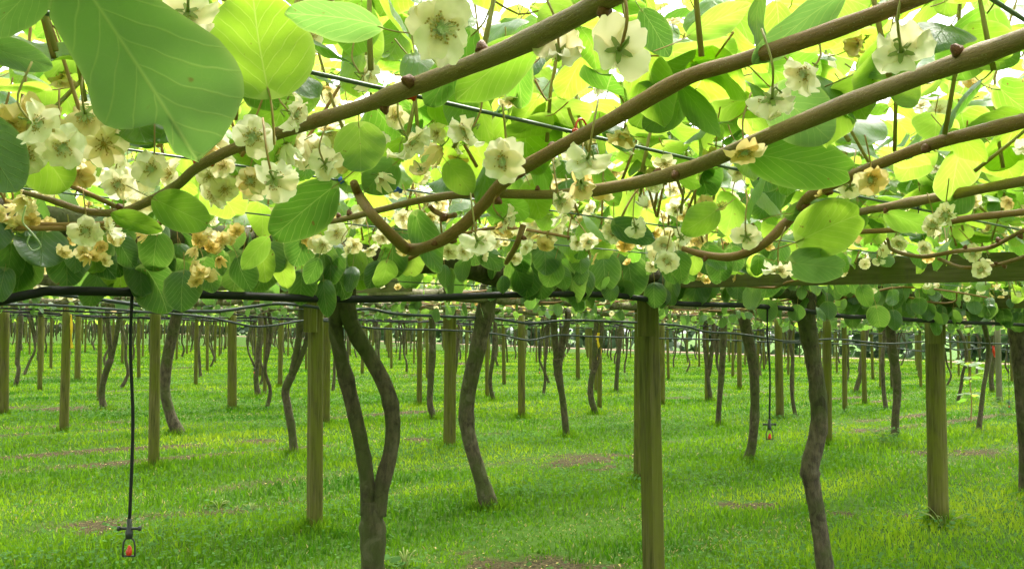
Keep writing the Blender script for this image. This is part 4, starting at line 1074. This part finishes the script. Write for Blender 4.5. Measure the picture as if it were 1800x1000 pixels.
C3 = hero_cane([(1850, 45, 42, .28), (1800, 68, 42, .28), (1700, 105, 40, .28), (1600, 141, 38, .28), (1480, 186, 36, .28), (1350, 240, 34, .27), (1230, 290, 30, .26), (1160, 312, 28, .25), (1090, 327, 25, .25), (1020, 338, 21, .25), (960, 342, 19, .25), (830, 341, 17, .26), (750, 350, 15, .26), (680, 366, 13, .25), (600, 386, 12, .24), (550, 393, 10, .24)], GCANE, NEAR, 3)
C4 = hero_cane([(1860, 190, 29, .30), (1800, 213, 28, .30), (1650, 250, 26, .30), (1540, 291, 23, .29), (1430, 341, 21, .27), (1403, 370, 20, .25), (1378, 396, 20, .22), (1340, 430, 19, .18), (1290, 451, 17, .16), (1240, 448, 14, .165), (1200, 437, 11, .18)], CANE, NEAR, 4)
C5 = hero_cane([(1860, 305, 21, .30), (1800, 318, 20, .30), (1700, 337, 20, .30), (1600, 356, 18, .30), (1510, 373, 15, .30)], GCANE, NEAR, 5, 3)
C6 = hero_cane([(1860, 366, 15, .29), (1800, 373, 14, .29), (1700, 384, 13, .29), (1600, 402, 12, .28), (1500, 408, 10, .28)], CANE, NEAR, 6, 3)
hero_cane([(1800, 405, 9, .28), (1780, 415, 9, .27), (1740, 435, 9, .25), (1680, 442, 9, .23), (1620, 451, 8, .22), (1570, 440, 7, .23), (1560, 420, 6, .25)], CANE, NEAR, 7, 3)
hero_cane([(1810, 448, 8, .27), (1780, 458, 8, .26), (1740, 468, 8, .25), (1690, 470, 8, .25), (1650, 455, 7, .26)], CANE, NEAR, 8, 2)
hero_cane([(800, 378, 11, .22), (785, 380, 11, .22), (765, 372, 10, .23), (755, 362, 9, .24)], CANE, NEAR, 9, 1)
hero_cane([(920, 395, 13, .21), (908, 430, 12, .17), (890, 462, 10, .14)], CANE, NEAR, 10, 1)

# hero leaves: (base px, tip px, width px, distance, roll deg, library, shape)
BIGW = dict(wl=Wtab([0, .04, .12, .3, .44, .586, .66, .70, .75, .80, .9, 1], [0, .14, .20, .22, .23, .27, .25, .19, .045, .055, .07, .0]),
            wr=Wtab([0, .05, .15, .3, .45, .56, .68, .76, .85, .93, .98, 1], [0, .12, .19, .25, .32, .366, .38, .371, .33, .24, .14, .0]), cord=.03, cup=.12, curl=.18, wave=.02, seed=9)
BIG = mk(BIGW, 44, 16, [MLEAF, PETIOLE], 'leaf_large')
def hero_leaf(vine, b, tp, wpx, t_, roll=0, lib='L', shape=None, face=-1, dt=0.0, mesh_=None):
    pb, pt = P(*b, t_), P(*tp, t_ + dt); y = pt - pb; L = np.linalg.norm(y)
    view = (pb + pt) / 2 - CAM; view /= np.linalg.norm(view)
    nr = -face * view + np.array([0, 0, .15]); X, Y, Z = basis(np.array([y]), np.array([nr]))
    a = R(roll); x2 = X[0] * math.cos(a) + Z[0] * math.sin(a); z2 = Z[0] * math.cos(a) - X[0] * math.sin(a)
    s = rng.integers(0, 6) if shape is None else shape
    me = mesh_ or {'L': L_HI, 'D': D_HI, 'M': M_HI}[lib][s]
    wd = wpx * t_ / F / max(abs(math.cos(a)), .35)
    return wchild('leaf', me, vine, frame_matrix(pb, x2, Y[0], z2, wd if mesh_ is None else L, L, L))
hl = hero_leaf(NEARL, (140, -40), (355, 290), 300, .78, 0, mesh_=BIG, face=-1); hl['label'] = 'very large pale-backed leaf with a torn notch and clear veins'
A_, B_ = VINES[(0, 0)], VINES[(0, 1)]
HL = [((470, 158), (440, -15), 185, 1.15, -12, 'L', 0), ((85, -40), (-30, 60), 95, .95, 15, 'M', 3), ((-30, 78), (97, 122), 62, 1.2, 20, 'M', 3), ((60, 255), (125, 335), 105, 1.5, -15, 'L', 0),
      ((-45, 215), (30, 345), 110, 1.25, 10, 'D', 0), ((185, 225), (275, 262), 60, 1.6, 35, 'D', 5), ((275, 352), (374, 398), 76, 1.55, 8, 'L', 1), ((198, 378), (285, 408), 42, 1.6, 30, 'L', 3),
      ((584, 330), (472, 420), 98, 1.75, 5, 'L', 1), ((470, 418), (425, 472), 48, 2.0, 10, 'L', 3), ((632, 226), (636, 308), 92, 1.6, -8, 'L', 0), ((925, 80), (800, 170), 92, 1.25, 14, 'L', 0),
      ((668, 45), (505, 15), 88, 1.15, 25, 'M', 3), ((1205, 168), (1125, 228), 78, 1.5, 10, 'M', 3), ((1195, 150), (1268, 238), 58, 1.45, -18, 'M', 3), ((1368, 165), (1462, 248), 108, 1.35, 4, 'M', 0),
      ((1480, -10), (1316, 106), 80, 1.05, 20, 'M', 3), ((1332, 0), (1325, 100), 34, 1.08, 40, 'D', 4), ((1210, 62), (1315, 8), 66, 1.3, -10, 'L', 3), ((1335, 272), (1500, 303), 88, 1.7, 6, 'L', 2),
      ((1412, 418), (1517, 372), 92, 1.9, -5, 'L', 2), ((1395, 462), (1484, 472), 58, 1.9, 8, 'M', 2), ((1390, 375), (1490, 352), 40, 2.0, 30, 'L', 5), ((1575, 180), (1610, 150), 55, 1.5, 10, 'L', 0),
      ((945, 172), (905, 228), 55, 1.75, 10, 'L', 0), ((790, 290), (830, 340), 55, 1.9, 0, 'L', 0), ((860, 350), (935, 372), 62, 2.1, -20, 'L', 0), ((690, 290), (640, 335), 70, 1.9, 12, 'M', 0),
      ((705, 250), (600, 320), 70, 2.0, 20, 'L', 1), ((1700, 335), (1660, 372), 60, 2.2, 10, 'D', 5), ((1560, 375), (1640, 402), 50, 2.4, -25, 'L', 1), ((1700, 60), (1790, 110), 80, 1.35, 10, 'L', 0),
      ((1790, 200), (1690, 230), 60, 1.7, 15, 'L', 3), ((1520, 120), (1640, 60), 90, 1.4, 0, 'L', 1), ((1000, 20), (940, 70), 80, 1.3, 10, 'L', 0), ((1130, 20), (1180, 100), 70, 1.35, -14, 'D', 3),
      ((1260, 370), (1200, 410), 60, 2.2, 12, 'L', 5), ((1080, 395), (1150, 425), 50, 2.3, 14, 'D', 5), ((730, 380), (770, 480), 55, 2.2, 15, 'D', 5), ((560, 455), (540, 500), 40, 2.6, 20, 'D', 3)]
for b, tp, wpx, t_, roll, lib, s in HL:
    hero_leaf(NEARL if b[0] < 560 else NEAR, b, tp, wpx, t_, roll, lib, s, face=-1 if lib != 'D' or t_ < 1.5 else 1, dt=rng.uniform(-.03, .03))
# dark leaves hanging at the leader of the row, upper faces towards the camera
PEND = [(690, 432, 690, 492, 58), (425, 448, 408, 515, 78), (470, 432, 485, 482, 62), (530, 480, 528, 538, 58), (568, 495, 574, 556, 40), (555, 432, 556, 498, 38), (940, 432, 938, 492, 52), (985, 450, 985, 506, 54),
        (1012, 436, 1010, 486, 46), (1060, 452, 1066, 512, 56), (1104, 458, 1114, 524, 62), (1130, 430, 1136, 486, 52), (1180, 480, 1180, 540, 32), (1240, 485, 1236, 540, 42), (1298, 487, 1296, 528, 44), (1318, 490, 1322, 545, 48),
        (1345, 488, 1350, 525, 36), (1460, 480, 1470, 530, 46), (1502, 484, 1512, 520, 30), (1568, 530, 1576, 560, 28), (1602, 525, 1602, 558, 24), (1645, 555, 1648, 592, 22), (1550, 552, 1546, 584, 24), (75, 405, 70, 472, 95),
        (20, 430, 12, 500, 60), (8, 475, -4, 530, 40), (286, 395, 286, 445, 24), (245, 475, 240, 525, 30), (885, 485, 884, 515, 30), (1225, 470, 1222, 500, 40), (1380, 470, 1390, 500, 36), (320, 460, 300, 500, 50)]
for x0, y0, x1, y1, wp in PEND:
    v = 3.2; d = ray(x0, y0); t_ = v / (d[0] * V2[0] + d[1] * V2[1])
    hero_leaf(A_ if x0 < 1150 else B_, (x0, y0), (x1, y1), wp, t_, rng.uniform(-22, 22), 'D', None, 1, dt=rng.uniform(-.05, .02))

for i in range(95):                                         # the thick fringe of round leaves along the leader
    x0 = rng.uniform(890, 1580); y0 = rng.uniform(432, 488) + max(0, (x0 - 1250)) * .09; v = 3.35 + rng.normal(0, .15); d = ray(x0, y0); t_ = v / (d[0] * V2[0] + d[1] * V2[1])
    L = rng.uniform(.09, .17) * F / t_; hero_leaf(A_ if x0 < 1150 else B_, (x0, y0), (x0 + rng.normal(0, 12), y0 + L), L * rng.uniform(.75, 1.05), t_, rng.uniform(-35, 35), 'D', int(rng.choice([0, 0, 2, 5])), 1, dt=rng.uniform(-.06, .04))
for i in range(150):                                        # it thickens round the far posts of that row
    x0 = rng.uniform(1470, 1830); y0 = rng.uniform(455, 545) + (x0 - 1470) * .03; v = 3.35 + rng.normal(0, .2); d = ray(x0, y0); t_ = v / (d[0] * V2[0] + d[1] * V2[1])
    L = rng.uniform(.09, .14) * F / t_; hero_leaf(B_ if x0 < 1650 else VINES.get((0, 2), B_), (x0, y0), (x0 + rng.normal(0, 8), y0 + L), L * rng.uniform(.75, 1.05), t_, rng.uniform(-40, 40), 'D', int(rng.choice([0, 0, 2, 5])), 1, dt=rng.uniform(-.06, .06))
for i in range(46):
    x0 = rng.uniform(-20, 880); y0 = rng.uniform(405, 470); v = 3.2 + rng.normal(0, .1); d = ray(x0, y0); t_ = v / (d[0] * V2[0] + d[1] * V2[1])
    L = rng.uniform(.09, .15) * F / t_; hero_leaf(A_, (x0, y0), (x0 + rng.normal(0, 18), y0 + L), L * rng.uniform(.75, 1.05), t_, rng.uniform(-40, 40), 'L' if i % 4 == 0 else 'D', None, 1, dt=rng.uniform(-.06, .06))
for i in range(34):                                         # leaves hanging in front of the beam
    x0 = rng.uniform(1170, 1470); y0 = rng.uniform(425, 465); v = 2.15 + rng.normal(0, .12); d = ray(x0, y0); t_ = v / (d[0] * V2[0] + d[1] * V2[1])
    L = rng.uniform(.07, .10) * F / t_; hero_leaf(B_, (x0, y0), (x0 + rng.normal(0, 14), y0 + L), L * rng.uniform(.75, 1.05), t_, rng.uniform(-40, 40), 'L' if i % 3 == 0 else 'D', None, 1, dt=rng.uniform(-.05, .05))

# hero flowers: (x, y, px, facing, old)
def hero_flower(vine, x, y, px, facing, old, npet=6):
    size = .056; t_ = min(max(size * F / px, .75), 3.2); s = px * t_ / F / .061
    p = P(x, y, t_); view = p - CAM; view /= np.linalg.norm(view); side = np.array([1, 0, 0]) * rng.choice([-1, 1])
    ax = {'front': -view + (0, 0, -.12), 'back': view * .75 + np.array([0, 0, -.35]) + side * .2, 'side': side + np.array([0, 0, -.5]) - view * .25, 'down': np.array([0, 0, -1.]) - view * .35}[facing] + rng.normal(0, .12, 3)
    X, Zt, Yt = basis(np.array([ax]), rng.normal(0, 1, (1, 3)))
    fl = wchild('flower', CALYXM, vine, frame_matrix(p, X[0], Yt[0], Zt[0], s))
    opn = rng.normal(.0, .25)
    for i in range(npet):
        if facing != 'front' and rng.random() < .12: continue
        a = i * 2 * math.pi / npet + rng.normal(0, .12)
        M = Matrix.Rotation(a, 4, 'Z') @ Matrix.Rotation(opn + rng.normal(.05, .22) + (rng.uniform(.1, .5) if old else 0), 4, 'X') @ Matrix.Diagonal((rng.uniform(.9, 1.15), rng.uniform(.9, 1.1), 1, 1))
        link('petal', HPETAL[rng.integers(0, 4)][old], fl, M)
    link('stamens', STAMENS, fl)
    q0 = p - Zt[0] * .008 * s; q1 = q0 - Zt[0] * .015 + np.array([0, 0, .02]); q2 = q0 + np.array([rng.normal(0, .015), .01, .07])
    pv, pf = tube(spline([q0, q1, q2], 8), .0014, 5)
    link('flower_stalk', mesh('flower_stalk', pv, pf, PETIOLE), fl, frame_matrix(p, X[0], Yt[0], Zt[0], s).inverted())
HF = [(775, 52, 130, 'front', 0), (445, 240, 78, 'front', 0), (985, 92, 95, 'back', 0), (1088, 88, 122, 'back', 0), (1135, 140, 62, 'down', 1), (885, 284, 84, 'front', 0), (720, 245, 76, 'side', 0), (822, 230, 74, 'side', 0),
      (1032, 280, 82, 'back', 0), (1095, 235, 66, 'down', 1), (1022, 322, 60, 'back', 1), (1060, 330, 52, 'down', 1), (840, 424, 66, 'back', 0), (888, 385, 58, 'side', 0), (985, 350, 58, 'back', 0), (1357, 174, 96, 'back', 0),
      (1418, 128, 82, 'side', 0), (1585, 92, 108, 'back', 0), (1512, 75, 60, 'side', 1), (1308, 262, 76, 'down', 1), (1258, 268, 56, 'down', 1), (1530, 314, 62, 'front', 1), (1492, 328, 52, 'back', 0), (1735, 92, 66, 'down', 1),
      (1700, 130, 50, 'down', 1), (60, 215, 86, 'side', 0), (150, 200, 80, 'back', 1), (108, 258, 82, 'front', 0), (45, 272, 76, 'front', 0), (267, 297, 66, 'front', 0), (206, 325, 56, 'front', 0), (515, 198, 74, 'side', 0),
      (482, 315, 84, 'back', 0), (440, 318, 56, 'front', 1), (572, 288, 64, 'back', 0), (640, 132, 66, 'side', 0), (330, 22, 100, 'back', 0), (292, 12, 72, 'side', 0), (414, 80, 74, 'side', 1), (444, 18, 66, 'down', 1), (112, 130, 60, 'down', 1),
      (150, 405, 58, 'front', 0), (195, 402, 52, 'side', 0), (612, 438, 34, 'side', 0), (650, 436, 32, 'down', 0), (1312, 416, 52, 'back', 0), (1368, 472, 54, 'down', 0), (1078, 408, 42, 'front', 0), (1118, 400, 44, 'back', 0), (1168, 430, 44, 'front', 0), (1172, 460, 46, 'front', 0),
      (1198, 418, 40, 'back', 0), (1035, 425, 34, 'front', 0), (1662, 378, 52, 'front', 0), (1640, 396, 46, 'front', 0), (1580, 428, 30, 'front', 0), (1624, 436, 28, 'front', 0), (1710, 444, 34, 'front', 0), (1545, 458, 24, 'back', 0), (1724, 474, 34, 'front', 0), (1690, 310, 44, 'down', 0)]
for x, y, px, fc, old in HF: hero_flower(NEARL if x < 560 else NEAR, x, y, px, fc, old, 5 if rng.random() < .3 else 6)
# dense flower bunches hanging at the leader
def bunch(vine, x, y, n, sx, sy, v, old):
    for i in range(n):
        p = PV(x + rng.normal(0, sx), y + rng.normal(0, sy), v + rng.normal(0, .04)); ax = np.array([rng.normal(0, .5), -.8, -.6 + rng.normal(0, .3)])
        X, Zt, Yt = basis(np.array([ax]), rng.normal(0, 1, (1, 3)))
        wchild('flower', FLOWERS[rng.choice([0, 1, 2, 3] if not old else [3, 3, 1, 4])], vine, frame_matrix(p, X[0], Yt[0], Zt[0], rng.uniform(.75, 1.0) if old else rng.uniform(.95, 1.35)))
for (x, y, n, sx, sy, old) in ((160, 435, 12, 20, 18, 1), (370, 425, 16, 22, 14, 1), (35, 375, 14, 25, 18, 1), (350, 480, 7, 14, 10, 1), (820, 445, 6, 22, 6, 0), (1110, 400, 10, 60, 18, 0), (1160, 440, 7, 20, 14, 0), (1250, 480, 8, 40, 6, 1), (1010, 395, 14, 45, 20, 0), (940, 375, 8, 25, 18, 0), (1190, 395, 9, 30, 18, 0), (560, 425, 6, 20, 12, 0), (240, 330, 8, 40, 18, 0), (740, 370, 8, 30, 12, 0), (90, 300, 6, 40, 20, 0), (1060, 370, 14, 70, 22, 0), (900, 410, 8, 40, 20, 0), (1150, 415, 10, 45, 18, 0), (1280, 400, 8, 50, 20, 0), (1600, 425, 12, 60, 20, 0), (1720, 440, 12, 60, 20, 0), (1500, 440, 8, 40, 16, 0), (500, 380, 8, 50, 18, 0), (320, 400, 7, 50, 16, 1), (680, 330, 8, 60, 20, 0), (1700, 360, 8, 60, 22, 0)):
    bunch(A_ if x < 1150 else B_, x, y, n, sx, sy, 2.9 if x < 1300 else 2.5, old)

for (x, y, n, sx, sy, v) in ((60, 250, 7, 50, 28, 1.5), (230, 310, 8, 50, 20, 2.0), (560, 250, 8, 60, 28, 1.7), (760, 300, 8, 60, 30, 2.0), (930, 330, 10, 60, 25, 2.1), (1060, 300, 8, 50, 25, 1.9), (1100, 395, 14, 70, 22, 2.4), (980, 400, 12, 60, 20, 2.6),
                             (1240, 350, 8, 60, 25, 1.9), (1190, 430, 10, 40, 18, 2.3), (1560, 330, 8, 60, 25, 1.6), (1680, 400, 12, 70, 22, 1.9), (1600, 440, 10, 70, 16, 2.1), (1740, 300, 6, 40, 25, 1.5), (400, 300, 7, 40, 20, 2.0), (660, 400, 7, 50, 18, 2.6)):
    bunch(NEARL if x < 700 else NEAR, x, y, n, sx, sy, v, 0)

# ------------------------------------------------------------------ ties and clips
def clip(p, d, mat, label, s=1.0, loop=False):
    """two lugged jaws on the wire joined by a strap that loops round the cane"""
    d = np.array(d, float); d /= np.linalg.norm(d); up = np.array([0, 0, 1.0]); sd_ = np.cross(d, up)
    b = MB()
    for k in (-1, 1):
        c = np.array(p) + d * .014 * s * k
        b.tube([c - d * .005 * s, c - d * .002 * s, c + d * .002 * s, c + d * .005 * s], [.003 * s, .0062 * s, .0062 * s, .003 * s], 8)
        b.tube([c, c - up * .007 * s + d * .002 * k * s], [.004 * s, .0025 * s], 6); b.tube([c, c + up * .006 * s], [.0035 * s, .002 * s], 6)
    a = np.linspace(0, math.pi, 9); rr = (.022 if loop else .012) * s
    b.tube([np.array(p) + d * .014 * s * math.cos(q) + up * rr * math.sin(q) * (1 if loop else -.5) for q in a], .0017 * s, 6)
    return tag(link('vine_clip', b.mesh('vine_clip', [mat])), label, 'clip', 'vine clips')
wd3 = np.array([U2[0], U2[1], 0])
def on_wire(x, y, v): 
    q = PV(x, y, v); return np.array([q[0], q[1], WZ - SLOPE * q[0]])
clip(on_wire(712, 180, 1.10), wd3, RED, 'red plastic clip where the green wire crosses the thickest cane', 1.0)
clip(on_wire(1022, 240, 1.10), wd3, RED, 'red plastic clip with a raised loop around a brown cane', 1.1, True)
clip(on_wire(358, 292, 1.86), wd3, RED, 'dark red clip at the tip of the big notched leaf', 1.2)
clip(on_wire(612, 329, 1.86), wd3, BLUE, 'blue plastic clip holding the drooping brown cane end', 1.3)
clip(on_wire(688, 343, 1.86), wd3, BLUE, 'blue clip stretched along the wire right of the drooping cane', 1.7)
for (x, y, lab) in ((1330, 318, 'black twist tie hooked over the sloping green wire'), (1238, 290, 'green twist tie fixing the grey cane to the wire'), (1390, 335, 'small dark knot on the wire near the yellow-green leaf'), (1612, 368, 'dark tie on the wire at the crossing of a thin cane')):
    p = on_wire(x, y, 1.10); b = MB(); b.tube([p + wd3 * (.004 * math.cos(q) + .0015 * q) + np.array([0, 0, .006 * math.sin(q)]) for q in np.linspace(0, 14, 26)], .0012, 5)
    b.tube(spline([p + (0, 0, .004), p + (.004, 0, -.008), p + (.002, 0, -.016)], 5), .0016, 5)
    tag(link('twist_tie', b.mesh('twist_tie', [BLACKP])), lab, 'tie', 'twist ties')
def ribbon(pts, wdt, mat, label, cat='ribbon', name='ribbon'):
    q = spline(pts, 10); b = MB(); s = np.array([wdt / 2, 0, 0]); V = []
    for i, p in enumerate(q): a = .5 * math.sin(i * .8); e = np.array([math.cos(a), math.sin(a), 0]) * wdt / 2; o = np.array([-math.sin(a), math.cos(a), 0]) * .0012; V += [p - e - o, p + e - o, p + e + o, p - e + o]
    b.add(V, [(i * 4 + j, i * 4 + (j + 1) % 4, i * 4 + 4 + (j + 1) % 4, i * 4 + 4 + j) for i in range(9) for j in range(4)] + [(3, 2, 1, 0), (36, 37, 38, 39)])
    tag(link(name, b.mesh(name, [mat])), label, cat)
tb = [q for q in TRACED if 'yellow ribbon' in q[2]][0][0]; tt = tb[1] - .12
ribbon([P(1052, 585, tt), P(1050, 600, tt), P(1055, 615, tt), P(1052, 632, tt)], .06, YELLOW, 'yellow ribbon tied to the twin-stemmed trunk')
g2 = PG(112, 760); tt = g2[1] - .02
ribbon([P(123, 553, tt), P(125, 575, tt), P(124, 595, tt), P(127, 612, tt)], .045, YELLOW, 'yellow tape strip hanging beside the slim post')
ribbon([PV(1135, 425, 2.9), PV(1137, 440, 2.9), PV(1138, 453, 2.9)], .014, WHITE, 'short white ribbon hanging among flowers above the square-cut post')
ribbon([PV(1746, 608, ROWV(2) - .16), PV(1747, 618, ROWV(2) - .16), PV(1750, 628, ROWV(2) - .16)], .07, RED, 'red tag hanging on the pale wavy hose')
sp = [PH(45, 362, .24), PH(40, 390, .22), PH(55, 408, .21), PH(72, 432, .19), PH(58, 440, .185), PH(48, 428, .19), PH(52, 414, .2)]
tube_thing('string_loop', sp, .0018, WHITE, 'white string loop dangling from the bunch of yellow flowers', 'string', None, 24, 6)

# ------------------------------------------------------------------ young plant and weed tufts
def leafy(vine_loc, label, cat, name, stem_h, n, spread, size, lib, stem=True, hmin=.15):
    o = empty(name, vine_loc, label, cat)
    b = MB()
    if stem:
        q = spline([(0, 0, -.03), (.03, 0, stem_h * .35), (.01, .02, stem_h * .7), (.04, 0, stem_h)], 12); b.tube(q, np.linspace(.012, .006, 12), 7)
    else:
        for i in range(9):
            a = rng.uniform(0, 6.28); b.tube(spline([(0, 0, -.02), (math.cos(a) * spread * .4, math.sin(a) * spread * .4, stem_h * .6), (math.cos(a) * spread * .8, math.sin(a) * spread * .8, stem_h * rng.uniform(.7, 1))], 5), [.004] * 5, 4)
    link('stem', b.mesh('stem', [CANE if stem else CALYX]), o)
    for i in range(n):
        a = rng.uniform(0, 6.28); rr = spread * math.sqrt(rng.random()); h = rng.uniform(hmin, 1) * stem_h
        if stem: rr = .02; h = stem_h * rng.choice([.42, .5, .72, .78, .95, 1.0])
        tip = np.array([math.cos(a), math.sin(a), rng.uniform(-.5, .2)]); X, Y, Z = basis(np.array([tip]), np.array([[0, 0, 1.]]) + rng.normal(0, .2, (1, 3)))
        s = size * rng.uniform(.7, 1.2); pos = np.array([math.cos(a) * rr, math.sin(a) * rr, h]) + (Y[0] * s * .5 if stem else 0)
        link('leaf', lib[rng.integers(0, 6)], o, frame_matrix(pos, X[0], Y[0], Z[0], s))
WEEDLIB = [mk(k, 4, 2, [WEED, CALYX], 'weed_leaf') for k in SHAPES]
def G(x, y): g = PG(x, y); g[2] = gz(g[0], g[1]); return g
leafy(G(1706, 742), 'young staked kiwifruit plant with pale drooping leaves on a thin stem', 'young plant', 'young_plant', 1.15, 22, .1, .17, L_LO)
for (x, y, n, h, s, sz, lab) in ((1762, 735, 90, .42, .22, .06, 'tall bushy weed climbing the pale grey post'), (1102, 672, 80, .40, .30, .07, 'bushy green weed behind the flat-forked trunk'),
                                (1553, 782, 90, .24, .24, .05, 'dark weed tuft at the foot of the grey ringed trunk'), (712, 1000, 9, .12, .11, .07, 'broad pale weed leaves beside the forked trunk'),
                                (385, 890, 8, .06, .12, .05, 'small pale broad-leaved weed in the open grass'), (440, 893, 5, .05, .08, .05, 'tiny pale weed near the small broad-leaved one'),
                                (1660, 925, 70, .16, .28, .04, 'clover tuft around the stout pale green post')):
    leafy(G(x, y), lab, 'weed', 'weed_tuft', h, n, s, sz, WEEDLIB, False)

print('objects', len(bpy.data.objects), 'vines', nvine, 'triangles', sum(len(p.vertices) - 2 for m in bpy.data.meshes if len(m.polygons) < 5000 for p in m.polygons) + sum(len(m.loops) - 2 * len(m.polygons) for m in bpy.data.meshes if len(m.polygons) >= 5000))
